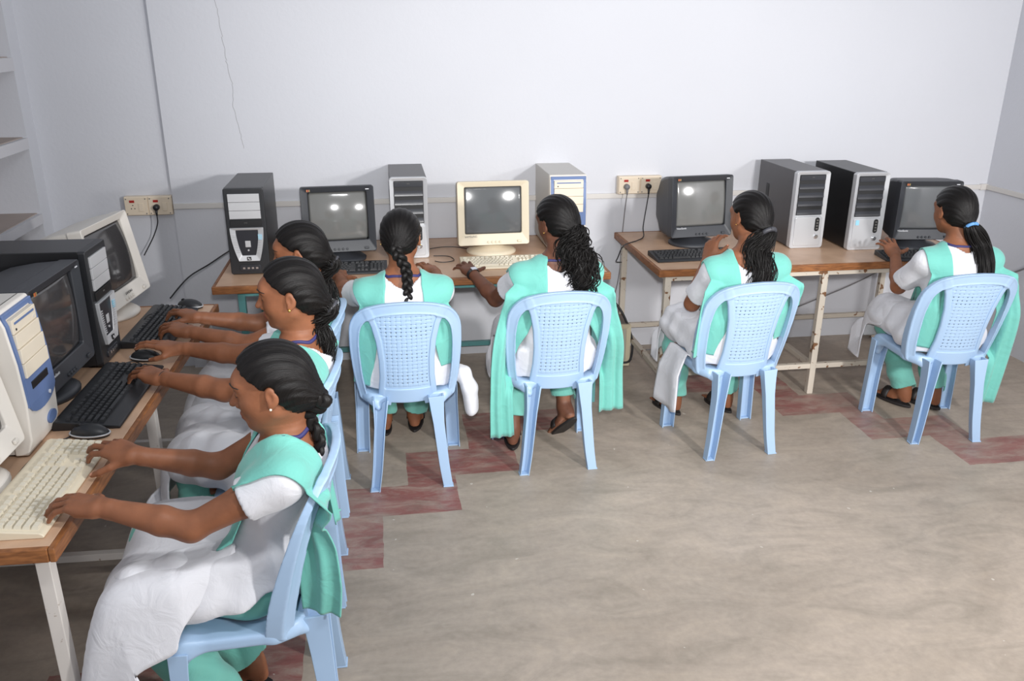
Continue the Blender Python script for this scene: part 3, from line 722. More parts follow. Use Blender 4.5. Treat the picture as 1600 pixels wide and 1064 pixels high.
# sockets on the wall
def socket_box(label, x0, x1, z0, z1, y, plug_mats):
    t = empty('socket_box', ((x0+x1)/2, y, (z0+z1)/2), 0, label, 'socket', 'twin wall socket boxes')
    w, h = x1-x0, z1-z0
    MB().bbox((-w/2, -0.045, -h/2), (w/2, 0, h/2)).build('box', M['socket'], t, bevel=0.004)
    for k, s in enumerate((-1, 1)):
        cx = s*w/4
        pl = MB().box((cx, -0.048, 0), (w/2-0.006, 0.008, h-0.008)).build('face_plate', M['socket'], t, bevel=0.002)
        MB().box((cx-w*0.08, -0.0525, h*0.26), (0.026, 0.004, 0.013)).build('indicator', M['red_neon'], pl)
        MB().box((cx+w*0.10, -0.0525, -h*0.05), (0.026, 0.006, 0.046)).build('switch', M['socket'], pl, bevel=0.0015)
        sc = MB()
        for sx in (-1, 1):
            for sz in (-1, 1): sc.cyl((cx+sx*(w/4-0.012), -0.051, sz*(h/2-0.012)), (cx+sx*(w/4-0.012), -0.0535, sz*(h/2-0.012)), 0.0035, 8)
        sc.build('screws', M['ink_grey'], pl)
        hl = MB()
        for dx, dz in ((0, 0.012), (-0.009, -0.006), (0.009, -0.006)): hl.cyl((cx-w*0.07+dx, -0.0505, dz-0.006), (cx-w*0.07+dx, -0.0527, dz-0.006), 0.0032, 8)
        hl.build('pin_holes', M['slot'], pl)
    for k, m in enumerate(plug_mats):
        if m is None: continue
        cx = (-1, 1)[k]*w/4-w*0.07
        p = empty('power_plug', ((x0+x1)/2+cx, y-0.052, (z0+z1)/2-0.006), 0, '%s plug in the %s half of %s' % (m[1], ('left', 'right')[k], m[2]), 'plug')
        MB().tube([(0, -0.001, 0), (0, -0.022, 0), (0, -0.032, 0)], [0.017, 0.0165, 0.012], 16).build('plug_body', m[0], p, smooth=True)
        MB().tube([(0, -0.02, -0.010), (0, -0.022, -0.03), (0, -0.021, -0.045)], [0.008, 0.006, 0.004], 10).build('cable_sleeve', m[0], p, smooth=True)
socket_box('cream twin socket box on back wall above left end of right hand table', 1.39, 1.655, 0.985, 1.09, YB, [(M['cable_grey'], 'grey', 'the socket box above right hand table'), (M['cable_black'], 'black', 'the socket box above right hand table')])
socket_box('cream twin socket box on recessed wall strip in the left corner', -1.405, -1.155, 0.925, 1.03, YP, [None, (M['cable_black'], 'black', 'the socket box in left corner')])
cable('black lead hanging from left corner socket to behind the white monitor', [(-1.235, YP-0.075, 0.925), (-1.24, YP-0.07, 0.88), (-1.28, YP-0.04, 0.80), (-1.34, YP-0.05, 0.70)])
cable('black cable sloping from black tower down behind left table', [(-0.77, 4.62, 0.80), (-0.84, 4.60, 0.77), (-0.93, 4.55, 0.72), (-1.02, 4.45, 0.68), (-1.1, 4.35, 0.60)], 0.004)
cable('black lead from right socket box curling over left edge of right hand table', [(1.57, YB-0.075, 0.985), (1.565, YB-0.07, 0.93), (1.54, 4.80, 0.80), (1.52, 4.72, 0.757), (1.45, 4.62, 0.757), (1.36, 4.58, 0.74), (1.34, 4.62, 0.66), (1.37, 4.75, 0.60), (1.44, 4.84, 0.57)])
cable('thin grey lead dropping from right socket box to the floor', [(1.437, YB-0.075, 0.985), (1.437, YB-0.05, 0.9), (1.435, YB-0.02, 0.7), (1.43, YB-0.02, 0.5), (1.40, YB-0.03, 0.35), (1.32, YB-0.1, 0.27), (1.24, 4.70, 0.27)], 0.003, 'cable_grey')
cable('thick black cable looping beside the stabiliser box under tables', [(1.20, 4.72, 0.36), (1.30, 4.66, 0.40), (1.37, 4.60, 0.34), (1.43, 4.55, 0.18), (1.42, 4.53, 0.05), (1.36, 4.55, 0.03)], 0.007)
cable('grey cable sagging along back wall under right hand table', [(3.5, YB-0.02, 0.62), (3.3, YB-0.02, 0.50), (3.0, YB-0.03, 0.36), (2.7, YB-0.04, 0.25), (2.4, YB-0.06, 0.15), (2.1, YB-0.1, 0.03), (1.6, YB-0.12, 0.012)], 0.004, 'cable_grey')
cable('grey cable running up right wall in the corner', [(XR-0.02, 4.2, 0.83), (XR-0.015, 4.25, 0.72), (XR-0.02, 4.35, 0.6), (XR-0.03, 4.5, 0.5)], 0.006, 'cable_grey')
cable('black mouse lead on middle table beside cream monitor', [(0.26, 4.33, 0.754), (0.30, 4.30, 0.754), (0.36, 4.33, 0.754), (0.34, 4.42, 0.754), (0.26, 4.44, 0.754)], 0.0022)
cable('black lead lying between grey tower and cream monitor', [(0.25, 4.60, 0.754), (0.32, 4.63, 0.754), (0.40, 4.62, 0.754), (0.47, 4.56, 0.754), (0.52, 4.56, 0.754)], 0.0022)
cable('thin black lead lying across left table behind black keyboard', [(-1.02, 2.97, 0.754), (-0.99, 2.93, 0.754), (-0.98, 3.0, 0.754), (-0.93, 3.05, 0.754), (-0.90, 3.02, 0.754)], 0.0022)
cable('thin black lead from nearest mouse behind cream keyboard', [(-0.915, 2.50, 0.756), (-0.96, 2.43, 0.754), (-1.0, 2.38, 0.754), (-1.02, 2.24, 0.754), (-1.0, 2.1, 0.754)], 0.0024)
cable('thin black lead curling by foot of far white monitor', [(-0.95, 3.33, 0.754), (-0.99, 3.28, 0.754), (-1.0, 3.38, 0.756), (-0.98, 3.5, 0.785), (-0.93, 3.6, 0.765)], 0.0022)

# voltage stabiliser under the tables
st = empty('voltage_stabiliser', (1.23, 4.55, 0.0), 0, 'cream metal box with four knobs standing on floor between the tables', 'stabiliser')
MB().bbox((-0.19, 0.012, 0.012), (0.19, 0.22, 0.262)).build('case', mat('brown_grey_case', srgb(112, 100, 94), 0.5), st, bevel=0.003)
mb = MB(); ring_frame(mb, rrect(0.385, 0.26, 0.006, 3, 0, 0.137), rrect(0.335, 0.205, 0.004, 3, 0, 0.137), 0.02, -0.004, 0.004); mb.build('front_frame', mat('cream_front', srgb(206, 194, 166), 0.5), st, bevel=0.002)
MB().box((0, 0.010, 0.137), (0.335, 0.006, 0.205)).build('front_plate', mat('grey_plate', srgb(176, 170, 156), 0.5), st)
for k in range(4): MB().cyl((0.105, 0.008, 0.21-k*0.046), (0.105, -0.012, 0.21-k*0.046), 0.009, 14).build('knob', M['slot'], st, bevel=0.001)
f = MB()
for sx in (-1, 1):
    for yy in (0.04, 0.19): f.bbox((sx*0.16-0.014, yy-0.014, 0), (sx*0.16+0.014, yy+0.014, 0.013))
f.build('foot_pads', M['slot'], st)
# ------------------------------------------------------------------ plastic chairs
M['chair'] = mat('pale_blue_plastic', srgb(161, 187, 216), 0.36, var=0.03, vscale=7, spec=0.5)
def ysurf(x, z):
    t = np.clip((z-0.43)/0.35, 0, 1.2); return -0.16-0.20*(z-0.43)+(x/0.2)**2*(0.082-0.037*t)
def poly_d2(P, r, X, Z):
    P = np.asarray(P, float); r = np.broadcast_to(np.asarray(r, float), (len(P),)); D = None
    for i in range(len(P)-1):
        a, b = P[i], P[i+1]; ab = b-a; t = np.clip(((X-a[0])*ab[0]+(Z-a[1])*ab[1])/(ab@ab), 0, 1)
        d = np.sqrt((X-a[0]-t*ab[0])**2+(Z-a[1]-t*ab[1])**2)-(r[i]+t*(r[i+1]-r[i])); D = d if D is None else np.minimum(D, d)
    return D
RIB = np.array([(0.152, 0.832), (0.128, 0.765), (0.112, 0.69), (0.104, 0.60), (0.104, 0.52), (0.116, 0.40)])
def sweep(P, prof, scales, xdir=(1, 0, 0)):
    """sweep a 2D profile (a along xdir, b along the cross direction)"""
    P = np.asarray(P, float); n = len(prof); V = []
    Tn = np.gradient(P, axis=0); Tn /= np.linalg.norm(Tn, axis=1)[:, None]
    for p, t, s in zip(P, Tn, scales):
        x = unit(np.array(xdir)-t*(np.array(xdir)@t)); y = np.cross(t, x)
        if y[1] < 0: y = -y
        for a, b in prof: V.append(p+x*a*s[0]+y*b*s[1])
    F = [(k*n+i, k*n+(i+1) % n, (k+1)*n+(i+1) % n, (k+1)*n+i) for k in range(len(P)-1) for i in range(n)]
    F += [tuple(range(n))[::-1], tuple(range((len(P)-1)*n, len(P)*n))]
    return V, F
def u_prof(w, d, t, back=True):
    """U channel, open to -b when back else +b"""
    s = 1 if back else -1
    pr = [(-w/2, -d/2), (-w/2, d/2), (w/2, d/2), (w/2, -d/2), (w/2-t, -d/2), (w/2-t*1.2, d/2-t), (-w/2+t*1.2, d/2-t), (-w/2+t, -d/2)]
    return [(a, s*b) for a, b in pr]
def make_chair(loc, yaw, label):
    t = empty('plastic_chair', loc, yaw, label, 'chair', 'pale blue plastic chairs')
    # seat
    S = Sdf((-0.26, -0.24, 0.28), (0.26, 0.26, 0.47), 0.004)
    def seat(X, Y, Z):
        hw = 0.212+0.010*(Y/0.2)-0.085*np.clip((-0.045-Y)/0.13, 0, 1)**1.6; qx = np.abs(X)-hw+0.03; qy = np.abs(Y-0.027)-0.173+0.03
        d2 = np.sqrt(np.maximum(qx, 0)**2+np.maximum(qy, 0)**2)+np.minimum(np.maximum(qx, qy), 0)-0.03
        top = 0.432-0.010*np.exp(-(X/0.13)**2-((Y-0.0)/0.13)**2)-0.02*np.clip((Y-0.15)/0.05, 0, 1)**2
        low = np.where(d2 > -0.016, 0.394, 0.418)
        return smaxp(d2, smaxp(Z-top, low-Z, 0.005), 0.012)
    S.put(seat, (-.24, -.2, .39), (.24, .22, .44), 0.004)
    for sx in (-1, 1):
        S.chain([(sx*0.196, 0.165, 0.405), (sx*0.203, 0.175, 0.345)], [0.026, 0.018], 0.05)
        S.chain([(sx*0.19, -0.07, 0.408), (sx*0.16, -0.125, 0.405), (sx*0.128, -0.152, 0.375)], [0.012, 0.014, 0.013], 0.03)
    V, Q = S.mesh(); np_mesh('seat', V, Q, M['chair'], t)
    # backrest frame
    B = Sdf((-0.27, -0.04, 0.36), (0.27, 0.04, 0.90), 0.0032)
    half = [(0.190, 0.412), (0.205, 0.50), (0.2135, 0.62), (0.213, 0.70), (0.203, 0.765), (0.170, 0.812), (0.115, 0.835), (0.055, 0.845), (0.0, 0.848)]
    half = spline(half, 26); rr = np.interp(half[:, 1], [0.39, 0.70, 0.80, 0.85], [0.0175, 0.021, 0.025, 0.027])
    def frame(X, Y, Z):
        x = np.abs(X); d2 = poly_d2(half, rr, x, Z); th = 0.009+0.006*np.clip((d2+0.010)/0.01, 0, 1)
        side = np.clip((0.78-Z)/0.25, 0, 1)*0.011
        return smaxp(d2, np.abs(Y)-th-side, 0.007)
    B.put(frame, (-.26, -.035, .37), (.26, .035, .89), 0.003)
    B.put(lambda X, Y, Z: smaxp(poly_d2(RIB, 0.0125, np.abs(X), Z), np.abs(Y)-0.009, 0.006), (-.2, -.02, .37), (.2, .02, .86), 0.012)
    def bar(X, Y, Z):
        low = np.where(np.abs(X) > 0.072, 0.378, 0.392)
        return np.maximum(np.maximum(np.abs(X)-0.115, np.maximum(low-Z, Z-0.462)), np.abs(Y)-0.007)
    B.put(bar, (-.12, -.01, .37), (.12, .01, .47), 0.004)
    V, Q = B.mesh(); V[:, 1] += ysurf(V[:, 0], V[:, 2]); V[:, 2] += 0.0
    bk = np_mesh('backrest', V, Q, M['chair'], t)
    # woven panel
    nx, nz = 92, 150; z0, z1 = 0.455, 0.836; P = np.zeros((nx, nz, 3)); W = np.zeros((nx, nz))
    zz = np.linspace(z0, z1, nz)
    wz = np.interp(zz, RIB[::-1, 1], RIB[::-1, 0])-0.004
    keep = np.ones((nx-1, nz-1), bool)
    for j in range(nz):
        xs = np.linspace(-wz[j], wz[j], nx); ztop = zz[j]
        P[:, j, 0] = xs; P[:, j, 2] = ztop; 
        cw, ch = 0.0205, 0.0175
        i = np.floor(xs/cw+100).astype(int); jj = int(math.floor(ztop/ch)); fx = xs/cw+100-i; fz = ztop/ch-jj
        horiz = ((i+jj) % 2) == 0
        pil = np.where(horiz, np.sin(np.pi*fz)**0.6*(0.75+0.25*np.sin(np.pi*fx)), np.sin(np.pi*fx)**0.6*(0.75+0.25*np.sin(np.pi*fz)))
        strip = np.where(horiz, np.abs(np.sin(2*np.pi*fz)), np.abs(np.sin(2*np.pi*fx)))**0.5
        em = np.minimum(1, np.minimum((wz[j]-0.012-np.abs(xs))/0.006, min((ztop-z0-0.014)/0.006, (z1-0.012-ztop)/0.006)))
        W[:, j] = np.where(em > 0, 0.0026*pil*(0.55+0.45*strip)*np.clip(em, 0, 1), 0.001)
        if j < nz-1:
            xm = (xs[:-1]+xs[1:])/2; a = np.abs(((xm/cw) % 1+0.5) % 1-0.5)*cw; bz = abs(((zz[j]/ch) % 1+0.5) % 1-0.5)*ch
            ok = (np.abs(xm) < wz[j]-0.016) & (z0+0.018 < zz[j] < z1-0.018)
            keep[:, j] = ~(ok & (a < 0.0024) & (bz < 0.0018))
    P[:, :, 1] = ysurf(P[:, :, 0], P[:, :, 2])-W
    ii, jx = np.nonzero(keep); Qp = np.stack([ii*nz+jx, (ii+1)*nz+jx, (ii+1)*nz+jx+1, ii*nz+jx+1], 1)
    pn = np_mesh('woven_panel', P.reshape(-1, 3), Qp, M['chair'], bk)
    so = pn.modifiers.new('solid', 'SOLIDIFY'); so.thickness = 0.004; so.offset = 0
    # legs
    for sx in (-1, 1):
        path = spline([(sx*0.118, -0.168, 0.425), (sx*0.124, -0.176, 0.33), (sx*0.136, -0.186, 0.20), (sx*0.147, -0.194, 0.09), (sx*0.160, -0.202, 0.0)], 14)
        sc = [(1.15-0.30*min(1, k/4)-0.17*k/13, 1.1-0.25*min(1, k/8)-0.15*k/13) for k in range(14)]
        V, F = sweep(path, u_prof(0.060, 0.064 if sx < 0 else 0.042, 0.0065, back=(sx < 0)), sc)
        mb = MB().add(V, F); p = path[-1]; mb.box((p[0], p[1], 0.003), (0.046, 0.036, 0.006)); mb.build('leg', M['chair'], t, bevel=0.002)
        path = spline([(sx*0.198, 0.168, 0.41), (sx*0.204, 0.172, 0.32), (sx*0.210, 0.176, 0.18), (sx*0.215, 0.178, 0.0)], 12)
        sc = [(1.15-0.25*min(1, k/6), 1.15-0.2*min(1, k/6)) for k in range(12)]
        V, F = sweep(path, u_prof(0.070, 0.044, 0.006, back=True), sc)
        mb = MB().add(V, F); mb.box((path[-1][0], path[-1][1]+0.006, 0.003), (0.05, 0.026, 0.006)); mb.build('leg', M['chair'], t, bevel=0.002)
    return t
def copy_tree(o, parent=None):
    c = o.copy(); COL.objects.link(c); c.parent = parent
    for ch in list(o.children): copy_tree(ch, c)
    return c
CHAIRS = [('pale blue chair of the girl with long straight braid at middle table', (0.07, 3.498), 0.0),
          ('pale blue chair of the curly haired girl', (0.732, 3.556), R(2)),
          ('pale blue chair of the girl raising her left hand, at right hand table', (1.612, 3.572), R(4)),
          ('pale blue chair at far right, nearest the right wall', (2.70, 3.567), R(-4)),
          ('pale blue chair of the nearest girl, cut by bottom of frame', (-0.40, 2.065), R(90)),
          ('pale blue chair second from the camera along the left table', (-0.415, 2.68), R(90)),
          ('pale blue chair third from the camera along the left table', (-0.42, 3.27), R(90))]
chair0 = None
for lab, (x, y), yw in CHAIRS:
    if chair0 is None: chair0 = make_chair((x, y, 0), yw, lab)
    else:
        c = copy_tree(chair0); c.location = (x, y, 0); c.rotation_euler = (0, 0, yw); c['label'] = lab
# ------------------------------------------------------------------ people: materials
def skin_material(name, base, light):
    m = mat(name, base, 0.5, spec=0.35, sss=0.06); nt = m.node_tree; b = nt.nodes['Principled BSDF']; L = nt.links.new
    at = nt.nodes.new('ShaderNodeAttribute'); at.attribute_name = 'paint'
    sp = nt.nodes.new('ShaderNodeSeparateXYZ'); L(at.outputs['Vector'], sp.inputs[0])
    tc = nt.nodes.new('ShaderNodeTexCoord'); n = nt.nodes.new('ShaderNodeTexNoise'); n.inputs['Scale'].default_value = 22; n.inputs['Detail'].default_value = 5
    L(tc.outputs['Object'], n.inputs['Vector'])
    r = nt.nodes.new('ShaderNodeValToRGB'); r.color_ramp.elements[0].position = 0.3; r.color_ramp.elements[1].position = 0.7
    r.color_ramp.elements[0].color = tuple(c*0.86 for c in base[:3])+(1,); r.color_ramp.elements[1].color = tuple(c*1.12 for c in base[:3])+(1,)
    L(n.outputs['Fac'], r.inputs['Fac']); prev = r.outputs['Color']
    for i, c in enumerate((light, srgb(126, 66, 58), srgb(206, 152, 128))):       # palms and soles, lips, nails
        x = nt.nodes.new('ShaderNodeMix'); x.data_type = 'RGBA'; L(sp.outputs[i], x.inputs['Factor']); L(prev, x.inputs['A']); x.inputs['B'].default_value = c; prev = x.outputs['Result']
    L(prev, b.inputs['Base Color'])
    n2 = nt.nodes.new('ShaderNodeTexNoise'); n2.inputs['Scale'].default_value = 160; L(tc.outputs['Object'], n2.inputs['Vector'])
    bp = nt.nodes.new('ShaderNodeBump'); bp.inputs['Strength'].default_value = 0.06; bp.inputs['Distance'].default_value = 0.004
    L(n2.outputs['Fac'], bp.inputs['Height']); L(bp.outputs['Normal'], b.inputs['Normal'])
    return m
def hair_material():
    m = mat('black_hair', (0.010, 0.0085, 0.008, 1), 0.40, spec=0.20); nt = m.node_tree; b = nt.nodes['Principled BSDF']; L = nt.links.new
    at = nt.nodes.new('ShaderNodeAttribute'); at.attribute_name = 'flow'
    mp = nt.nodes.new('ShaderNodeMapping'); mp.inputs['Scale'].default_value = (26, 5, 1); L(at.outputs['Vector'], mp.inputs['Vector'])
    n = nt.nodes.new('ShaderNodeTexNoise'); n.inputs['Scale'].default_value = 1.0; n.inputs['Detail'].default_value = 6; n.inputs['Roughness'].default_value = 0.7; L(mp.outputs['Vector'], n.inputs['Vector'])
    bp = nt.nodes.new('ShaderNodeBump'); bp.inputs['Strength'].default_value = 0.45; bp.inputs['Distance'].default_value = 0.005
    L(n.outputs['Fac'], bp.inputs['Height']); L(bp.outputs['Normal'], b.inputs['Normal'])
    r = nt.nodes.new('ShaderNodeValToRGB'); r.color_ramp.elements[0].position = 0.35; r.color_ramp.elements[1].position = 0.72
    r.color_ramp.elements[0].color = (0.0035, 0.003, 0.003, 1); r.color_ramp.elements[1].color = (0.010, 0.008, 0.0075, 1)
    L(n.outputs['Fac'], r.inputs['Fac']); L(r.outputs['Color'], b.inputs['Base Color'])
    return m
M['skin'] = skin_material('brown_skin', srgb(136, 87, 61), srgb(176, 126, 98))
M['skin_deep'] = skin_material('deep_brown_skin', srgb(108, 69, 52), srgb(160, 112, 88))
M['hair'] = hair_material()
M['hair_strand'] = mat('black_hair_strand', (0.009, 0.0078, 0.0075, 1), 0.43, spec=0.20)
def cloth(name, col, var=0.04, rough=0.8):
    m = mat(name, col, rough, var=var, vscale=10, sheen=0.25, spec=0.2); nt = m.node_tree; b = nt.nodes['Principled BSDF']; tc = nt.nodes.new('ShaderNodeTexCoord')
    n1 = nt.nodes.new('ShaderNodeTexNoise'); n1.inputs['Scale'].default_value = 15; n1.inputs['Detail'].default_value = 4; n1.inputs['Distortion'].default_value = 1.2
    n2 = nt.nodes.new('ShaderNodeTexNoise'); n2.inputs['Scale'].default_value = 700
    ad = nt.nodes.new('ShaderNodeMath'); ad.operation = 'MULTIPLY_ADD'; ad.inputs[1].default_value = 0.06
    nt.links.new(tc.outputs['Object'], n1.inputs['Vector']); nt.links.new(tc.outputs['Object'], n2.inputs['Vector'])
    nt.links.new(n2.outputs['Fac'], ad.inputs[0]); nt.links.new(n1.outputs['Fac'], ad.inputs[2])
    bp = nt.nodes.new('ShaderNodeBump'); bp.inputs['Strength'].default_value = 0.35; bp.inputs['Distance'].default_value = 0.012
    nt.links.new(ad.outputs[0], bp.inputs['Height']); nt.links.new(bp.outputs['Normal'], b.inputs['Normal'])
    return m
M['white_cotton'] = cloth('white_cotton', srgb(213, 213, 218), 0.02)
M['teal_cotton'] = cloth('teal_cotton', srgb(116, 186, 173), 0.05)
M['teal_dupatta'] = cloth('teal_dupatta', srgb(112, 186, 174), 0.04, 0.75)
M['navy'] = mat('navy_ribbon', srgb(48, 46, 98), 0.6)
M['gold'] = mat('gold', srgb(224, 176, 96), 0.25, metal=0.9)
M['pearl'] = mat('pearl', srgb(236, 226, 206), 0.2)
M['sandal'] = mat('dark_sandal', srgb(38, 34, 34), 0.55)
M['hair_tie'] = mat('dark_hair_tie', srgb(62, 62, 68), 0.5)
M['blue_tie'] = mat('blue_hair_tie', srgb(96, 150, 205), 0.5)
M['watch_strap'] = mat('black_watch_strap', srgb(26, 26, 28), 0.45)
M['eye_dark'] = mat('dark_lashes', (0.008, 0.006, 0.006, 1), 0.5)

def rotm(yaw, pitch=0, roll=0):
    return np.array((Matrix.Rotation(yaw, 3, 'Z') @ Matrix.Rotation(-pitch, 3, 'X') @ Matrix.Rotation(roll, 3, 'Y')))
def ik(s, w, l1, l2, pole):
    s, w = np.array(s, float), np.array(w, float); d = w-s; D = np.linalg.norm(d); k = max(1.0, D/(0.985*(l1+l2))); l1 *= k; l2 *= k
    u = d/D; a = (l1*l1-l2*l2+D*D)/(2*D); h = math.sqrt(max(l1*l1-a*a, 0)); p = np.array(pole, float); p = unit(p-u*(p@u))
    return s+u*a+p*h

def head_sdf(S, H, Rm, female=True):
    """skull, face, ears; head-local axes x right, y forward, z up"""
    def loc(X, Y, Z):
        x, y, z = X-H[0], Y-H[1], Z-H[2]; return tuple(Rm[0, i]*x+Rm[1, i]*y+Rm[2, i]*z for i in range(3))
    def fn(X, Y, Z):
        x, y, z = loc(X, Y, Z); ax = np.abs(x); E = lambda c, r: ell_d(np.array(c, float), np.array(r, float), ax, y, z)
        C = lambda P, r: chain_d(np.array(P, float), np.array(r, float), ax, y, z); C0 = lambda P, r: chain_d(np.array(P, float), np.array(r, float), x, y, z)
        d = E((0, -0.008, 0.014), (0.073, 0.092, 0.084))
        d = sminp(d, E((0, 0.030, -0.040), (0.057, 0.058, 0.074)), 0.035)
        d = sminp(d, E((0.030, 0.046, -0.036), (0.026, 0.030, 0.030)), 0.025)
        d = sminp(d, C([(0, 0.071, -0.098), (0.020, 0.052, -0.090), (0.050, 0.000, -0.060)], (0.016, 0.014, 0.014)), 0.03)
        d = sminp(d, E((0, 0.072, 0.024), (0.048, 0.018, 0.020)), 0.03)
        d = -sminp(-d, E((0.031, 0.098, 0.001), (0.018, 0.016, 0.013)), 0.018)
        d = sminp(d, E((0.031, 0.0755, -0.001), (0.0145, 0.0105, 0.0105)), 0.006)
        d = sminp(d, C0([(0, 0.083, 0.008), (0, 0.097, -0.016), (0, 0.108, -0.032)], (0.0060, 0.0080, 0.0098)), 0.012)
        d = sminp(d, E((0.0115, 0.091, -0.038), (0.0085, 0.010, 0.0078)), 0.008)
        d = sminp(d, E((0, 0.080, -0.066), (0.024, 0.012, 0.018)), 0.014)
        d = sminp(d, E((0, 0.0895, -0.0605), (0.021, 0.0075, 0.0062)), 0.005)
        d = sminp(d, E((0, 0.0885, -0.0715), (0.018, 0.0080, 0.0070)), 0.004)
        # ears
        e = E((0.0775, -0.012, -0.012), (0.0085, 0.0165, 0.0265)); e = sminp(e, E((0.0765, -0.003, -0.035), (0.007, 0.009, 0.010)), 0.008)
        e = -sminp(-e, E((0.0875, -0.008, -0.010), (0.0065, 0.009, 0.016)), 0.004)
        return sminp(d, e, 0.006)
    S.put(fn, np.array(H)-0.15, np.array(H)+0.15, 0.03, 0.0)

FING = [(0.029, 0.083, (0.040, 0.025, 0.020), 0.0086), (0.0095, 0.087, (0.044, 0.028, 0.021), 0.0088), (-0.0100, 0.082, (0.041, 0.026, 0.020), 0.0084), (-0.0285, 0.073, (0.032, 0.020, 0.018), 0.0074)]
def hand_sdf(S, w, d, n, thumb_side, pose, sc=0.96):
    """w wrist, d finger direction, n back-of-hand normal, thumb_side +1 / -1. returns nail spots"""
    d = unit(d); n = unit(n-d*(np.dot(n, d))); s = np.cross(d, n)*thumb_side
    P = lambda a, b, c: np.array(w)+sc*(s*a+d*b+n*c)
    kn = []; nails = []
    arch = pose.get('arch', 0.010)
    for i, (a, b, L, r) in enumerate(FING):
        c = arch*(1.0 if i in (1, 2) else 0.75); kn.append((a, b, c))
    # palm
    for i, (a, b, c) in enumerate(kn):
        S.chain([P(a*0.55, 0.004, 0.0), P(a*0.92, b*0.55, c*0.6-0.002), P(a, b-0.004, c-0.002)], np.array([0.0155, 0.0125, 0.0105])*sc, 0.014)
    S.chain([P(0.018, 0.016, -0.008), P(0.030, 0.046, -0.010)], np.array([0.014, 0.012])*sc, 0.014)
    S.chain([P(-0.018, 0.012, -0.006), P(-0.024, 0.05, -0.006)], np.array([0.013, 0.011])*sc, 0.014)
    cur = pose.get('curl', [(0.35, 0.55, 0.35)]*4); spl = pose.get('splay', (0.10, 0.02, -0.07, -0.18))
    for i, (a, b, L, r) in enumerate(FING):
        p = P(*kn[i]); el = -pose.get('lift', 0.0); pts = [p]; A0 = spl[i]
        base = d*math.cos(A0)+s*math.sin(A0); ang = el
        for j in range(3):
            ang += cur[i][j]; v = base*math.cos(ang)-n*math.sin(ang); p = p+v*L[j]*sc; pts.append(p)
        rr = np.array([r*1.10, r*1.02, r*0.93, r*0.78])*sc
        S.chain(pts, rr, 0.0045, ki=0.002, pad=0.012)
        nn = base*math.sin(ang)+n*math.cos(ang); nails.append((pts[3]+nn*r*0.75*sc-(v*0.002), 0.0062))
    th = pose.get('thumb', ((0.55, 0.75, -0.10), (0.75, 0.62, -0.25), (0.88, 0.40, -0.25)))
    p = P(0.020, 0.016, -0.006); pts = [p]
    for j, L in enumerate((0.042, 0.031, 0.025)):
        v = d*th[j][0]+s*th[j][1]+n*th[j][2]; v = unit(v); p = p+v*L*sc; pts.append(p)
    S.chain(pts, np.array([0.0135, 0.0108, 0.0098, 0.0078])*sc, 0.009, ki=0.003, pad=0.015)
    nails.append((pts[3]+n*0.005, 0.0062))
    return nails
def foot_sdf(S, ank, d, upv=(0, 0, 1), sc=0.94):
    d = unit(d); upv = unit(np.array(upv, float)-d*np.dot(upv, d)); s = np.cross(d, upv); P = lambda a, b, c: np.array(ank)+sc*(s*a+d*b+upv*c)
    S.chain([P(0, 0, 0), P(0, -0.018, -0.045), P(0, -0.022, -0.060)], np.array([0.034, 0.028, 0.026])*sc, 0.02)
    S.chain([P(0, 0.0, -0.03), P(0.004, 0.07, -0.055), P(0.004, 0.125, -0.068)], np.array([0.034, 0.030, 0.020])*sc, 0.025)
    S.chain([P(-0.018, 0.05, -0.066), P(-0.024, 0.12, -0.072)], np.array([0.022, 0.017])*sc, 0.02); S.chain([P(0.022, 0.06, -0.066), P(0.026, 0.11, -0.072)], np.array([0.020, 0.015])*sc, 0.02)
    for i, (a, b, r, L) in enumerate(((-0.030, 0.130, 0.0125, 0.030), (-0.012, 0.136, 0.0095, 0.026), (0.004, 0.131, 0.009, 0.023), (0.018, 0.124, 0.0085, 0.020), (0.031, 0.114, 0.008, 0.017))):
        S.chain([P(a, b, -0.072), P(a*1.03, b+L, -0.076)], np.array([r, r*0.9])*sc, 0.005, pad=0.015)
    return P
def folds(X, Y, Z, ph):
    return (np.sin(46*Z+9*X+5*np.sin(13*X+ph)+ph)+0.6*np.sin(31*X-22*Z+4*np.sin(17*Y+ph))+0.5*np.sin(58*Y+26*Z+3*np.sin(11*X)))/2.1

def torso_rows(q, infl=0.0, hem=0.435):
    Pe, N = np.array(q['pel']), np.array(q['neck']); g = q.get('girth', 1.0)
    tb = [(-0.02, 0.150, 0.110, 0.02), (0.06, 0.178, 0.135, 0.01), (0.20, 0.172, 0.130, 0.0), (0.40, 0.140, 0.108, 0.0), (0.52, 0.130, 0.100, 0.0), (0.68, 0.140, 0.108, 0.004), (0.80, 0.150, 0.104, 0.0), (0.89, 0.140, 0.088, -0.004), (0.95, 0.098, 0.064, -0.004), (1.00, 0.054, 0.050, 0.0)]
    z0 = hem; z1 = N[2]; rows = []
    bend = q.get('slump', 0.02)
    for t, a, b, dy in tb:
        z = z0+(z1-z0)*t; c = Pe+(N-Pe)*np.clip((z-Pe[2])/(N[2]-Pe[2]), -0.2, 1); yy = c[1]-bend*math.sin(math.pi*np.clip(t, 0, 1))*1.0
        rows.append((z, c[0], yy+dy, a*g+infl, b*g+infl))
    return smooth_rows(rows, 44)

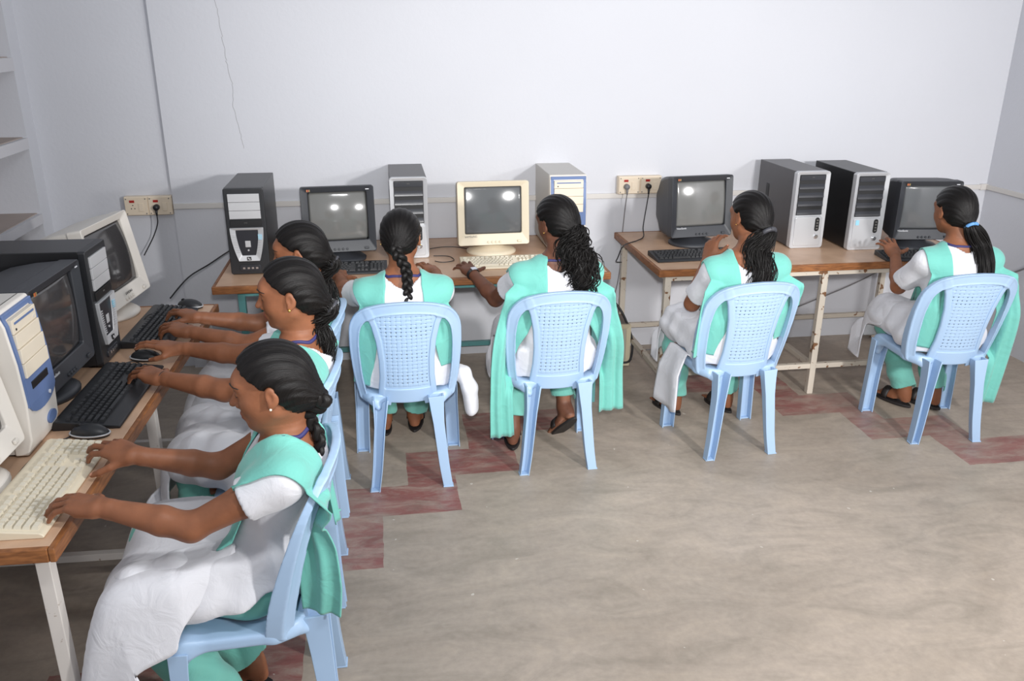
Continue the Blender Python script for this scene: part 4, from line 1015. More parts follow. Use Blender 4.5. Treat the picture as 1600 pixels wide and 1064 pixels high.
def strands(path, rad, n, r, seg, curl=0.0, cfreq=6, seed=1, flat=1.0, loose=0.0, ends=0.25):
    """bundle of wavy locks along a path"""
    rg = np.random.default_rng(seed); P = spline(path, seg); Tn = np.gradient(P, axis=0); Tn /= np.linalg.norm(Tn, axis=1)[:, None]
    ref = np.array([1.0, 0, 0]); U = ref-Tn*(Tn@ref)[:, None]; U /= np.linalg.norm(U, axis=1)[:, None]; W = np.cross(Tn, U)
    tt = np.linspace(0, 1, seg); R0 = np.interp(tt, [x[0] for x in rad], [x[1] for x in rad]); mb = MB()
    for k in range(n):
        a = rg.uniform(0, 2*np.pi); q = math.sqrt(rg.uniform(0.05, 1)); end = 1-ends*rg.uniform(0, 1); m = max(6, int(seg*end))
        ph = rg.uniform(0, 2*np.pi); fr = cfreq*rg.uniform(0.75, 1.3); ca = curl*rg.uniform(0.5, 1.3)
        aa = a+0.8*np.sin(2*tt*np.pi*rg.uniform(0.2, 0.7)+ph)*0.4; qq = q*(1+loose*rg.uniform(-0.5, 1)*tt)
        off = (np.cos(aa)*qq*R0)[:, None]*U+(np.sin(aa)*qq*R0*flat)[:, None]*W
        cw = np.clip(tt*4, 0, 1)*ca; off = off+(cw*np.cos(fr*2*np.pi*tt+ph))[:, None]*U+(cw*np.sin(fr*2*np.pi*tt+ph))[:, None]*W
        rr = r*rg.uniform(0.7, 1.2)*np.interp(tt[:m]/tt[m-1], [0, 0.8, 1], [1, 0.9, 0.25]); mb.tube((P+off)[:m], rr, 5)
    return mb
def braid_mb(path, r0, r1, turns, seg=140):
    P = spline(path, seg); Tn = np.gradient(P, axis=0); Tn /= np.linalg.norm(Tn, axis=1)[:, None]; ref = np.array([1.0, 0.0, 0])
    U = ref-Tn*(Tn@ref)[:, None]; U /= np.linalg.norm(U, axis=1)[:, None]; W = np.cross(Tn, U); tt = np.linspace(0, 1, seg); mb = MB()
    rad = np.interp(tt, [0, 0.1, 0.85, 1], [r0, r0, r1, r1*0.75])
    for k in range(3):
        ph = 2*np.pi*(tt*turns+k/3)
        off = (np.sin(ph)*rad*0.62)[:, None]*U+(np.sin(2*ph)*rad*0.42)[:, None]*W; C = P+off
        mb.tube(C, rad*0.56, 9)
        for j in range(3):       # fine locks riding on each strand
            a = 2*np.pi*j/3; mb.tube(C+(np.cos(a)*rad*0.26)[:, None]*U+(np.sin(a)*rad*0.26)[:, None]*W, rad*0.36, 6)
    return mb
def hair_cap(H, Rm, t, knot=(0, -0.098, -0.045), vol=0.011, part=True, h=0.0042, low=-0.078):
    S = Sdf(np.array(H)-0.17, np.array(H)+0.17, h); HH = np.array(H)
    def loc(X, Y, Z):
        x, y, z = X-HH[0], Y-HH[1], Z-HH[2]; return tuple(Rm[0, i]*x+Rm[1, i]*y+Rm[2, i]*z for i in range(3))
    zs = [-0.15, -0.085, -0.050, -0.020, 0.012, 0.040, 0.066, 0.085, 0.12]; ys = [-0.062, -0.054, -0.030, -0.014, 0.008, 0.032, 0.053, 0.067, 0.085]
    def fn(X, Y, Z):
        x, y, z = loc(X, Y, Z); ax = np.abs(x)
        d = ell_d(np.array((0, -0.008, 0.014)), np.array((0.073+vol, 0.092+vol, 0.084+vol*1.0)), ax, y, z)
        d = sminp(d, ell_d(np.array((0, -0.052, -0.030)), np.array((0.060+vol*0.6, 0.050+vol*0.6, 0.058)), ax, y, z), 0.03)
        k = np.array(knot); d = sminp(d, np.sqrt((x-k[0])**2+(y-k[1])**2+(z-k[2])**2)-0.024, 0.035)
        yl = np.interp(z.ravel(), zs, ys).reshape(z.shape)+0.010*np.clip((ax-0.02)/0.05, 0, 1)*np.clip((z-0.02)/0.05, 0, 1)
        d = -sminp(-d, -((yl-y)*0.9), 0.008) if False else np.maximum(d, (y-yl)*0.85)
        d = np.maximum(d, (low-z)+0.35*np.clip(ax-0.02, 0, 1))
        # ears stay free
        e = ell_d(np.array((0.085, -0.006, -0.012)), np.array((0.016, 0.020, 0.032)), ax, y, z); d = np.maximum(d, -e)
        # shallow centre parting
        if part: d = d+0.0035*np.exp(-(x/0.004)**2)*np.clip((y+0.01)/0.03, 0, 1)
        ang = np.arctan2(x-k[0], (z-k[2])*0.75+(y-k[1])*0.66*0+0.02)
        return d+0.0011*np.sin(ang*34+6*y*10)
    S.put(fn, HH-0.16, HH+0.16, 0.0, 0.0); V, Q = S.mesh()
    q = (V-HH) @ Rm; k = np.array(knot); v = q-k; f = unit((0, 0.62, 0.78)); g = np.cross(f, (1, 0, 0))
    ang = np.arctan2(v[:, 0], np.abs(v @ g)*0+v @ f*0+np.linalg.norm(v[:, 1:], axis=1)*np.sign(v @ f+0.03)); dist = np.linalg.norm(v, axis=1)
    fl = np.stack([ang, dist, np.zeros(len(V))], 1)
    return np_mesh('hair', V, Q, M['hair'], t, attr={'flow': fl})

def chair_clamp(F, off):
    X, Y, Z = (F.lo[i]+F.h*np.arange(F.n[i]) for i in range(3)); X, Y, Z = np.clip(X, -.215, .215)[:, None, None], Y[None, :, None], Z[None, None, :]
    c = np.where(Z > 0.40, ysurf(X, Z)+off-Y, -1.0); F.D = np.maximum(F.D, c).astype(np.float32)
def person(q, label):
    ox, oy = q['chair']; yaw = q['yaw']; c, s_ = math.cos(yaw), math.sin(yaw)
    t = empty('person', (ox, oy, 0), yaw, label, 'person', None)
    def L(p): x, y = p[0]-ox, p[1]-oy; return np.array((c*x+s_*y, -s_*x+c*y, p[2]))      # world to local
    def Ld(v): return np.array((c*v[0]+s_*v[1], -s_*v[0]+c*v[1], v[2]))
    h = q.get('h', 0.0045); H = np.array(q['head']); Rm = rotm(*q['look']); N = np.array(q['neck']); Pe = np.array(q['pel'])
    sh = {sx: N+np.array((sx*0.155, q.get('shy', (0, 0))[0 if sx < 0 else 1], -0.068)) for sx in (-1, 1)}
    arms = {}
    for sx, key in ((-1, 'L'), (1, 'R')):
        a = q[key]; w = L(a['wrist']); el = ik(sh[sx], w, 0.262*q.get('arm', 1.0), 0.238*q.get('arm', 1.0), Ld(a['pole'])) if 'pole' in a else L(a['elbow']); arms[sx] = (sh[sx], el, w, a)
    legs = {}
    for sx, key in ((-1, 'legL'), (1, 'legR')):
        hip = Pe+np.array((sx*0.085, 0.02, -0.01)); kn, an, fd = q[key][:3]; legs[sx] = (hip, np.array(kn, float), np.array(an, float), np.array(fd, float))
    pts = [H+0.16, H-0.16, Pe-0.22, Pe+0.22]+[p for a in arms.values() for p in a[:3]]+[a[2]+0.19*unit(Ld(a[3]['d'])) for a in arms.values()]+[p for l in legs.values() for p in l[:3]]+[l[2]+0.2*unit(l[3]) for l in legs.values()]
    pts = np.array(pts); lo, hi = pts.min(0)-0.07, pts.max(0)+0.07; lo[2] = max(lo[2], -0.01)
    S = Sdf(lo, hi, h)
    rows = torso_rows(q); S.put(lambda X, Y, Z: loft_d(rows, X, Y, Z), (-.25, Pe[1]-.3, .40), (.25, Pe[1]+.4, N[2]+.02), 0.0)
    for sx in (-1, 1):
        hip, kn, an, fd = legs[sx]; S.chain([hip, kn, kn*0.75+an*0.25+np.array((0, -0.012, 0)), an], (0.080, 0.052, 0.052, 0.034), 0.04, 0.02)
        foot_sdf(S, an, fd, q[('legL', 'legR')[sx > 0]][3] if len(q[('legL', 'legR')[sx > 0]]) > 3 else (0, 0, 1))
        s0, el, w, a = arms[sx]
        S.chain([N+np.array((sx*0.05, 0, -0.028)), s0], (0.046, 0.047), 0.05)
        S.chain([s0, s0*0.55+el*0.45, el], (0.046, 0.041, 0.034), 0.03, 0.01); S.chain([el, el*0.68+w*0.32, w*0.9+el*0.1, w], (0.0345, 0.037, 0.0245, 0.022), 0.02, 0.008)
    nb = H+Rm @ np.array((0, -0.025, -0.055))
    S.chain([N+np.array((0, 0.004, -0.045)), N+(nb-N)*0.45, nb], (0.056, 0.047, 0.049), 0.045, 0.02)
    head_sdf(S, H, Rm)
    nails = []; hands = []
    for sx in (-1, 1):
        s0, el, w, a = arms[sx]; d = unit(Ld(a['d'])); n = unit(Ld(a['n']))
        nails += hand_sdf(S, w, d, n, -sx if a.get('flip') else -sx*1, a['pose'])
        hands.append((w+d*0.08, unit(n-d*(n @ d))))
    chair_clamp(S, 0.026)
    V, Q = S.mesh(); paint = np.zeros((len(V), 3)); G = S.grad(V, 0.004)
    for p, r in nails: paint[:, 2] = np.maximum(paint[:, 2], (np.linalg.norm(V-p, axis=1) < r))
    for p, n in hands:
        m = np.linalg.norm(V-p, axis=1) < 0.13; paint[m, 0] = np.clip(-(G[m] @ n)*1.4-0.3, 0, 0.9)
    for sx in (-1, 1):
        m = np.linalg.norm(V-legs[sx][2], axis=1) < 0.2; upv = np.array(q[('legL', 'legR')[sx > 0]][3] if len(q[('legL', 'legR')[sx > 0]]) > 3 else (0, 0, 1.)); paint[m, 0] = np.clip(-(G[m] @ unit(upv))*1.5-0.3, 0, 1)
    hl = (V-H) @ Rm; m = (np.abs(hl[:, 0]) < 0.022) & (hl[:, 1] > 0.080) & (hl[:, 2] < -0.0545) & (hl[:, 2] > -0.079); paint[m, 1] = 0.8
    body = np_mesh('body', V, Q, M[q.get('skin', 'skin')], t, attr={'paint': paint})
    # ---------------- kameez: tunic with short sleeves
    K = Sdf((-0.42, Pe[1]-0.30, 0.36), (0.42, Pe[1]+0.66, N[2]+0.10), 0.0058); ph = q.get('ph', 0.0)
    rk = torso_rows(q, 0.015); rk[:, 3] += np.interp(rk[:, 0], [0.43, 0.52, 0.62], [0.014, 0.008, 0.0]); rk[:, 4] += np.interp(rk[:, 0], [0.43, 0.52, 0.62], [0.014, 0.008, 0.0])
    K.put(lambda X, Y, Z: loft_d(rk, X, Y, Z), (-.3, Pe[1]-.3, .40), (.3, Pe[1]+.4, N[2]+.03), 0.0)
    sl = q.get('sleeve', 0.60)
    for sx in (-1, 1):
        s0, el, w, a = arms[sx]; e = s0+(el-s0)*(sl+0.15); u = unit(el-s0); cutp = s0+(el-s0)*sl
        K.chain([N+np.array((sx*0.05, 0, -0.040)), s0], (0.052, 0.051), 0.05)
        def slv(X, Y, Z, s0=s0, e=e, u=u, cutp=cutp):
            d = chain_d(np.array([s0, e]), np.array([0.050, 0.060]), X, Y, Z); return np.maximum(d, (X-cutp[0])*u[0]+(Y-cutp[1])*u[1]+(Z-cutp[2])*u[2])
        K.put(slv, np.minimum(s0, e)-.07, np.maximum(s0, e)+.07, 0.03)
    # tunic over the lap
    for sx in (-1, 1):
        hip, kn, an, fd = legs[sx]; K.chain([hip+np.array((0, 0, 0.01)), hip+(kn-hip)*q.get('lap', 0.93)], (0.108, 0.094), 0.04)
    K.cut(lambda X, Y, Z: (0.434-Z)*-1.0*0+ (Z-0.436)+0*X+0*Y, (-.42, Pe[1]-.3, .36), (.42, 0.16, .43), 0.0) if False else None
    if q.get('slit'):
        K.cut(lambda X, Y, Z: np.maximum(np.maximum(X+0.085, Z-(0.548-(Y+0.12)*0.30)), -0.13-Y), (-.42, -.3, .36), (-.08, .5, .6), 0.008)
    zc = (K.lo[2]+K.h*np.arange(K.n[2]))[None, None, :]; yc = (K.lo[1]+K.h*np.arange(K.n[1]))[None, :, None]
    floorz = np.where(yc < 0.215, 0.436, 0.30); K.D = np.maximum(K.D, (floorz-zc)).astype(np.float32)
    PG = Sdf(K.lo, K.lo+K.h, K.h); PG.n = K.n; PG.D = K.D.copy()
    # scoop neckline
    nk = q.get('scoop', (0.070, -0.012)); K.chain([N+np.array((0, nk[1], -0.022)), N+np.array((0, 0.03, 0.10))], (nk[0], nk[0]+0.04), 0.006, cut=True)
    X, Y, Z = (K.lo[i]+K.h*np.arange(K.n[i]) for i in range(3)); X, Y, Z = X[:, None, None], Y[None, :, None], Z[None, None, :]
    am = np.interp(Z.ravel(), [0.43, 0.60, 0.74, 0.90], [0.010, 0.012, 0.0055, 0.001])[None, None, :]
    K.D = (K.D+am*folds(X, Y, Z, ph)).astype(np.float32)
    chair_clamp(K, 0.016)
    parts = [K.mesh()]
    for f in q.get('flaps', []): parts.append(sheet(f(), 0.005))
    for P_, r_ in q.get('bunch', []):
        P_ = np.array(P_, float); b_ = Sdf(P_.min(0)-.08, P_.max(0)+.08, 0.005); b_.chain(P_, r_, 0.0, 0.02)
        X, Y, Z = (b_.lo[i]+b_.h*np.arange(b_.n[i]) for i in range(3)); b_.D = (b_.D+0.007*folds(X[:, None, None]*2, Y[None, :, None], Z[None, None, :]*0.5, ph)).astype(np.float32); parts.append(b_.mesh())
    # front panel: falls from the lap over the knees, side edges hang
    pn = q.get('panel')
    if pn:
        kz = max(legs[-1][1][2], legs[1][1][2]); ky = max(legs[-1][1][1], legs[1][1][1])
        cen = spline([(0, Pe[1]+0.05, 0.64), (0, Pe[1]+0.17, kz+0.092), (0, ky-0.10, kz+0.088), (0, ky+0.03, kz+0.070), (0, ky+0.088, kz-0.02), (0, ky+0.085+pn.get('kick', 0.02), kz-0.17), (0, ky+0.08+pn.get('kick', 0.02)*2, pn['hem'])], 46)
        tn = np.gradient(cen, axis=0); tn /= np.linalg.norm(tn, axis=1)[:, None]; nu = 61; G2 = np.zeros((nu, 46, 3))
        for j in range(46):
            v = j/45; nrm = np.array((0, -tn[j][2], tn[j][1])); sd_ = -unit(nrm*0.4+np.array((0, 0, 0.6))); hw = (pn.get('hw', 0.17)+0.03*v)*min(1, 0.62+2.2*v)
            dl = np.interp(v, [0, 0.25, 0.6, 1], pn.get('dropL', [0.02, 0.12, 0.22, 0.20])); dr = np.interp(v, [0, 0.25, 0.6, 1], pn.get('dropR', [0.02, 0.12, 0.22, 0.20]))
            svals = np.linspace(-hw-dl, hw+dr, nu)
            for i, sv in enumerate(svals):
                o = max(0, abs(sv)-hw); sgn = np.sign(sv); x = sgn*(min(abs(sv), hw)+o*0.16+0.02*math.sin(min(o/0.04, 1)*1.57)); x += pn.get('cx', 0.0)
                sag = 0.018*math.cos(min(1, abs(sv)/0.09)*math.pi/2)*np.clip(v*2, 0, 1)*(1 if v < 0.62 else 0.2)
                wv = 0.010*v*math.sin(sv*34+ph+3*v)+0.006*math.sin(sv*19-v*9+ph*2)*v
                G2[i, j] = cen[j]+np.array((x, 0, 0))+sd_*(o*0.97)-nrm*(sag-wv)
        for it in range(4):
            G3 = G2.copy(); G3[1:-1, 1:-1] = 0.4*G2[1:-1, 1:-1]+0.15*(G2[:-2, 1:-1]+G2[2:, 1:-1]+G2[1:-1, :-2]+G2[1:-1, 2:]); G2 = G3
        parts.append(sheet(G2, 0.006))
    V, Q = merge(*parts); np_mesh('kameez', V, Q, M['white_cotton'], t)
    # ---------------- salwar: loose gathered trousers
    A = Sdf(np.array((-0.45, Pe[1]-0.25, 0.02)), np.array((0.45, max(l[1][1] for l in legs.values())+0.20, 0.70)), 0.006)
    ra = torso_rows(q, 0.006); ra = ra[ra[:, 0] < 0.60]; A.put(lambda X, Y, Z: loft_d(ra, X, Y, Z), (-.25, Pe[1]-.25, .40), (.25, Pe[1]+.3, .62), 0.0)
    for sx in (-1, 1):
        hip, kn, an, fd = legs[sx]; sh_ = kn-an
        A.chain([hip, hip+(kn-hip)*0.6, kn], (0.088, 0.076, 0.064), 0.03, 0.02)
        fl_ = q.get('salwar', 0.062); ce = an+unit(sh_)*q.get('cuff', 0.028)
        A.chain([kn, kn-sh_*0.35, ce], (0.064, 0.068, fl_), 0.03, 0.02)
        A.cut(lambda X, Y, Z, ce=ce, u=unit(sh_): (X-ce[0])*u[0]+(Y-ce[1])*u[1]+(Z-ce[2])*u[2]+0.004, ce-0.11, ce+0.02, 0.004)
    zc = (A.lo[2]+A.h*np.arange(A.n[2]))[None, None, :]; yc = (A.lo[1]+A.h*np.arange(A.n[1]))[None, :, None]
    A.D = np.maximum(A.D, np.where(yc < 0.215, np.where(zc > 0.395, 0.4355-zc, -1), -1)).astype(np.float32)
    X, Y, Z = (A.lo[i]+A.h*np.arange(A.n[i]) for i in range(3)); A.D = (A.D+0.0055*folds(X[:, None, None], Y[None, :, None], Z[None, None, :]*1.3, ph+1)).astype(np.float32)
    chair_clamp(A, 0.020)
    np_mesh('salwar', *A.mesh(), M['teal_cotton'], t)
    # ---------------- dupatta: stole over both shoulders
    strips = []
    for st_ in q.get('dupatta', []):
        path = spline(st_['path'], 60); wd = np.interp(np.linspace(0, 1, 60), np.linspace(0, 1, len(st_['w'])), st_['w']); nu = 27
        cross = st_.get('cross', [(1, 0, 0)]*2); cr_ = np.array([[np.interp(v, np.linspace(0, 1, len(cross)), [c_[i] for c_ in cross]) for i in range(3)] for v in np.linspace(0, 1, 60)])
        G2 = np.zeros((nu, 60, 3)); u = np.linspace(-1, 1, nu); Tn = np.gradient(path, axis=0); Tn /= np.linalg.norm(Tn, axis=1)[:, None]
        for j in range(60):
            cj = unit(cr_[j]-Tn[j]*(cr_[j] @ Tn[j])); nj = np.cross(cj, Tn[j]); v = j/59
            G2[:, j] = path[j]+u[:, None]*wd[j]*cj+(0.006*np.sin(u*st_.get('pl', 9)*0.55+v*4+ph)+0.0025*np.sin(u*st_.get('pl', 9)+3*np.sin(v*5)+v*7)*np.exp(-u*u))[:, None]*nj*np.clip(0.3+v*1.2, 0, 1)
        F = G2.reshape(-1, 3); att = np.repeat((np.linspace(0, 1, 60) < st_.get('snap', 0.55))[None, :], nu, 0).ravel()
        for it in range(5):
            d = PG.sample(F); g = PG.grad(F); off = 0.007; mv = np.where(att & (d < 0.09), off-d, np.maximum(off-d, 0)); mv = np.clip(mv, -0.02, 0.03); F = F+g*mv[:, None]*0.8
        ins = (not st_.get('free', False)) & (np.abs(F[:, 0]) < 0.236) & (F[:, 2] > 0.43) & (F[:, 2] < 0.885); F[:, 1] = np.where(ins, np.maximum(F[:, 1], ysurf(np.clip(F[:, 0], -.215, .215), F[:, 2])+0.016), F[:, 1])
        G2 = F.reshape(nu, 60, 3)
        for it in range(2):
            G3 = G2.copy(); G3[1:-1, 1:-1] = 0.5*G2[1:-1, 1:-1]+0.125*(G2[:-2, 1:-1]+G2[2:, 1:-1]+G2[1:-1, :-2]+G2[1:-1, 2:]); G2 = G3
        G2 = G2+0.0022*np.sin(np.linspace(-1, 1, nu)*24+np.linspace(0, 5, 60)[None, :].T.T[0][:, None].T*1.0+ph).reshape(60, nu).T[..., None]*0 if False else G2
        strips.append(sheet(G2, 0.004))
    if strips: np_mesh('dupatta', *merge(*strips), M['teal_dupatta'], t)
    # ---------------- hair
    hc = q['hair']; knot = np.array(hc.get('knot', (0, -0.098, -0.045))); cap = hair_cap(H, Rm, t, tuple(knot), hc.get('vol', 0.011), hc.get('part', True), h=q.get('hh', 0.0042), low=hc.get('low', -0.078))
    kw = H+Rm @ knot; path = [kw+Rm @ np.array((0, 0.01, 0.005)), kw+Rm @ np.array((0, -0.018, -0.022))]+[np.array(p, float) for p in hc['tail']]
    for i, p in enumerate(path):
        if p[2] < 0.875:
            rd = hc.get('r0', 0.024) if hc['kind'] == 'braid' else 0.75*float(np.interp(i/(len(path)-1), [x[0] for x in hc['rad']], [x[1] for x in hc['rad']]))
            p[1] = max(p[1], float(ysurf(np.clip(p[0], -.2, .2), p[2]))+rd+0.016)
    if hc['kind'] == 'braid':
        braid_mb(path, hc.get('r0', 0.024), hc.get('r1', 0.014), hc.get('turns', 6)).build('braid', M['hair_strand'], t, smooth=True)
    else:
        tail = strands(path, hc['rad'], hc.get('n', 90), hc.get('r', 0.0042), hc.get('seg', 30), hc.get('curl', 0.0), hc.get('cf', 5), hc.get('seed', 3), hc.get('flat', 0.75), hc.get('loose', 0.2), hc.get('ends', 0.25))
        C = spline(path, 30); rr = np.interp(np.linspace(0, 1, 30), [x[0] for x in hc['rad']], [x[1] for x in hc['rad']])*0.58; rr[-6:] *= np.linspace(0.9, 0.15, 6)
        tail.tube(C, rr, 12); tail.build('ponytail', M['hair_strand'], t, smooth=True)
    if hc.get('tie'):
        p = kw+Rm @ np.array(hc.get('tie_at', (0, -0.018, -0.018))); ax = unit(Rm @ np.array(hc.get('tie_dir', (0, -0.6, -0.8)))); a = unit(np.cross(ax, (1, 0, 0.1))); b = np.cross(ax, a); r = hc.get('tie_r', 0.026)
        MB().tube([p+r*(math.cos(k)*a+math.sin(k)*b) for k in np.linspace(0, 2*math.pi, 33)], hc.get('tie_w', 0.007), 8, cap=False).build('hair_tie', M[hc['tie']], t, smooth=True)
    # ---------------- small worn things
    for sx in (-1, 1):
        e = q.get('earring')
        if e:
            p = H+Rm @ np.array((sx*0.083, -0.002, -0.041)); sp = Sdf(p-0.012, p+0.012, 0.0012); sp.ell(p, (e[1],)*3); np_mesh('earring', *sp.mesh(), M[e[0]], t)
    if q.get('lanyard'):
        loop = []
        for k in np.linspace(-1, 1, 61):
            a = k*math.pi*0.80; loop.append(N+np.array((0.066*math.sin(a), -0.012-0.066*math.cos(a), 0.026-0.030*(1-math.cos(a)))))
        fr_ = [np.array((0.012, N[1]+0.13, N[2]-0.20)), np.array((0.035, N[1]+0.11, N[2]-0.11))]; loop = [fr_[0]*np.array((-1, 1, 1)), fr_[1]*np.array((-1, 1, 1))]+loop+[fr_[1], fr_[0]]
        F = spline(np.array(loop), 150)
        for it in range(6):
            for fld, off in ((S, 0.002), (K, 0.003)):
                d = fld.sample(F); fr = F[:, 1] > N[1]+0.05
                F = F+fld.grad(F)*np.clip(np.where((d < off) | ((d < 0.035) & (fld is S)) | (fr & (fld is K)), off-d, 0), -0.03, 0.03)[:, None]*0.7
        for it in range(3): F[1:-1] = 0.5*F[1:-1]+0.25*(F[:-2]+F[2:])
        wd = np.stack([F-np.array((0, 0, 0.006)), F, F+np.array((0, 0, 0.006))], 0); g = S.grad(F); wd[0] += g*0.001; wd[2] -= g*0.003
        np_mesh('lanyard', *sheet(wd, 0.0025), M['navy'], t)
    if q.get('face'):
        for sx in (-1, 1):
            br = np.array([(sx*0.012, 0.094, 0.021), (sx*0.026, 0.092, 0.027), (sx*0.040, 0.082, 0.026), (sx*0.053, 0.066, 0.018)]); ls = np.array([(sx*0.017, 0.088, -0.006), (sx*0.026, 0.0905, -0.0085), (sx*0.036, 0.087, -0.008), (sx*0.046, 0.078, -0.004)])
            for nm, pp, r in (('eyebrow', br, 0.0026), ('eyelashes', ls, 0.0016)):
                F = H+spline(pp, 14) @ Rm.T
                for it in range(8): F = F+S.grad(F)*(0.0003-S.sample(F))[:, None]*0.8
                MB().tube(F, r*np.interp(np.linspace(0, 1, 14), [0, 0.3, 1], [0.8, 1.1, 0.4]), 6).build(nm, M['eye_dark'], t, smooth=True)
    for sx, key in ((-1, 'legL'), (1, 'legR')):
        if q.get('sandals', True):
            hip, kn, an, fd = legs[sx]; d = unit(fd); uv = np.array(q[key][3] if len(q[key]) > 3 else (0, 0, 1.0)); uv = unit(uv-d*(uv @ d)); s2 = np.cross(d, uv); so = an-uv*0.0825; mb = MB(); out = []
            for a in np.linspace(0, 2*math.pi, 28, endpoint=False):
                y = 0.055+0.112*math.sin(a); x = (0.040+0.006*math.sin(a))*math.cos(a)*(1-0.15*(abs(math.sin(a)) > 0.9)); out.append((x, y))
            V = [so+s2*x+d*y for x, y in out]+[so+s2*x+d*y-uv*0.014 for x, y in out]; n = 28
            mb.add(V, [tuple(range(n)), tuple(range(n, 2*n))[::-1]]+[(i, (i+1) % n, n+(i+1) % n, n+i) for i in range(n)]); sd = mb.build('sandal', M['sandal'], t, bevel=0.003)
            stp = MB(); arc = [an+s2*0.044*math.cos(b)+d*0.085+uv*(-0.075+0.052*math.sin(b)) for b in np.linspace(0, math.pi, 13)]
            wdt = np.stack([np.array(arc)+d*o for o in (-0.018, 0, 0.018)]); np_mesh('sandal_strap', *sheet(wdt, 0.005), M['sandal'], sd)
    return t, S, arms, body
# ------------------------------------------------------------------ the seven girls
TYPE = dict(arch=0.014, lift=0.12, curl=[(0.28, 0.36, 0.24), (0.30, 0.40, 0.24), (0.32, 0.40, 0.26), (0.36, 0.42, 0.28)])
TYPE2 = dict(arch=0.016, lift=0.22, curl=[(0.42, 0.50, 0.30), (0.30, 0.42, 0.30), (0.44, 0.52, 0.30), (0.52, 0.55, 0.32)])
MOUSE = dict(arch=0.012, lift=0.30, curl=[(0.18, 0.34, 0.30), (0.20, 0.34, 0.30), (0.30, 0.45, 0.35), (0.42, 0.55, 0.38)], thumb=((0.70, 0.62, -0.30), (0.90, 0.25, -0.30), (0.95, 0.0, -0.25)))
SPREAD = dict(arch=0.012, lift=0.10, curl=[(0.12, 0.22, 0.16), (0.10, 0.24, 0.16), (0.14, 0.26, 0.18), (0.16, 0.26, 0.20)], splay=(0.22, 0.05, -0.15, -0.36), thumb=((0.45, 0.88, -0.1), (0.62, 0.76, -0.15), (0.75, 0.62, -0.15)))
RAISED = dict(arch=0.010, lift=-0.10, curl=[(0.30, 0.42, 0.30), (0.40, 0.55, 0.35), (0.50, 0.62, 0.40), (0.55, 0.70, 0.45)], thumb=((0.65, 0.55, -0.45), (0.85, 0.3, -0.45), (0.92, 0.1, -0.40)))

def strip(sx, q_N, back=-0.15, end=None, w=None, off=0.0, **k):
    N = np.array(q_N)
    p = [(sx*0.075, N[1]+0.19, N[2]-0.25), (sx*0.098, N[1]+0.125, N[2]-0.12), (sx*(0.135+off), N[1]+0.045, N[2]-0.018), (sx*(0.150+off), N[1]-0.05, N[2]-0.030), (sx*(0.155+off), N[1]-0.11, N[2]-0.12)]
    p += end if end else [(sx*0.145, back-0.01, N[2]-0.26), (sx*0.15, back-0.01, N[2]-0.38)]
    return dict(path=p, w=w or [0.055, 0.062, 0.075, 0.085, 0.085, 0.07, 0.06], cross=k.pop('cross', [(sx, 0, 0)]*2), **k)
def flap(x0, x1, ya, yb, z1, sx, nb=14, ph=0.0, curl=0.0):
    """corner of tunic slipping over the seat edge"""
    def f():
        G = np.zeros((20, nb, 3))
        for i, u in enumerate(np.linspace(0, 1, 20)):
            for j, v in enumerate(np.linspace(0, 1, nb)):
                o = v*1.25; x = x0+(x1-x0)*min(1, o*1.5); z = 0.452+0.016*math.sin(min(1, o)*3.14)-max(0, (o-0.28))*(0.452-z1)/0.97
                G[i, j] = (x+0.012*math.sin(u*7+ph+2*v)*v+curl*v*u, ya+(yb-ya)*u+0.01*math.sin(u*5+v*4), z-0.02*v*math.sin(u*3.14))
        return G if sx > 0 else G[::-1]
    return f

PEOPLE = []
# girl with the long straight braid, middle table
PEOPLE.append((dict(chair=(0.07, 3.498), yaw=0.0, head=(0.0, -0.01, 1.095), look=(R(-10), R(14), 0), neck=(0.0, -0.075, 0.935), pel=(0, -0.03, 0.53), ph=0.4,
    L=dict(wrist=(-0.215, 3.905, 0.803), d=(-0.10, 1, -0.08), n=(0, 0.08, 1), pole=(-0.6, -0.2, -1), pose=TYPE), R=dict(wrist=(0.235, 3.93, 0.803), d=(-0.35, 1, 0.0), n=(0.1, 0, 1), pole=(0.6, -0.2, -1), pose=MOUSE),
    legL=((-0.11, 0.29, 0.52), (-0.11, 0.38, 0.095), (-0.1, 1, 0)), legR=((0.10, 0.29, 0.52), (0.04, 0.40, 0.095), (0.1, 1, 0)),
    hair=dict(kind='braid', knot=(0, -0.095, -0.050), tail=[(0.012, -0.135, 0.98), (0.015, -0.165, 0.90), (0.014, -0.185, 0.82), (0.012, -0.185, 0.745)], r0=0.024, r1=0.017, turns=4.2, vol=0.013, low=-0.090),
    lanyard=True, earring=('gold', 0.003), panel=dict(hem=0.44, kick=0.0, dropL=[.02, .08, .12, .1], dropR=[.02, .08, .12, .1]),
    bunch=[([(0.19, -0.02, 0.475), (0.245, -0.04, 0.465), (0.275, -0.045, 0.40), (0.285, -0.04, 0.29)], (0.032, 0.036, 0.036, 0.030))],
    dupatta=[strip(-1, (0, -0.075, 0.935), end=[(-0.165, -0.165, 0.70), (-0.175, -0.165, 0.58), (-0.195, -0.13, 0.46)], w=[.055, .062, .075, .085, .075, .05, .04, .035], snap=0.62), strip(1, (0, -0.075, 0.935), end=[(0.165, -0.165, 0.70), (0.17, -0.165, 0.62), (0.175, -0.165, 0.545)], w=[.055, .062, .075, .085, .075, .05, .04, .028], snap=0.62)]),
    'person with one long black braid hanging straight down the back, typing at middle table'))
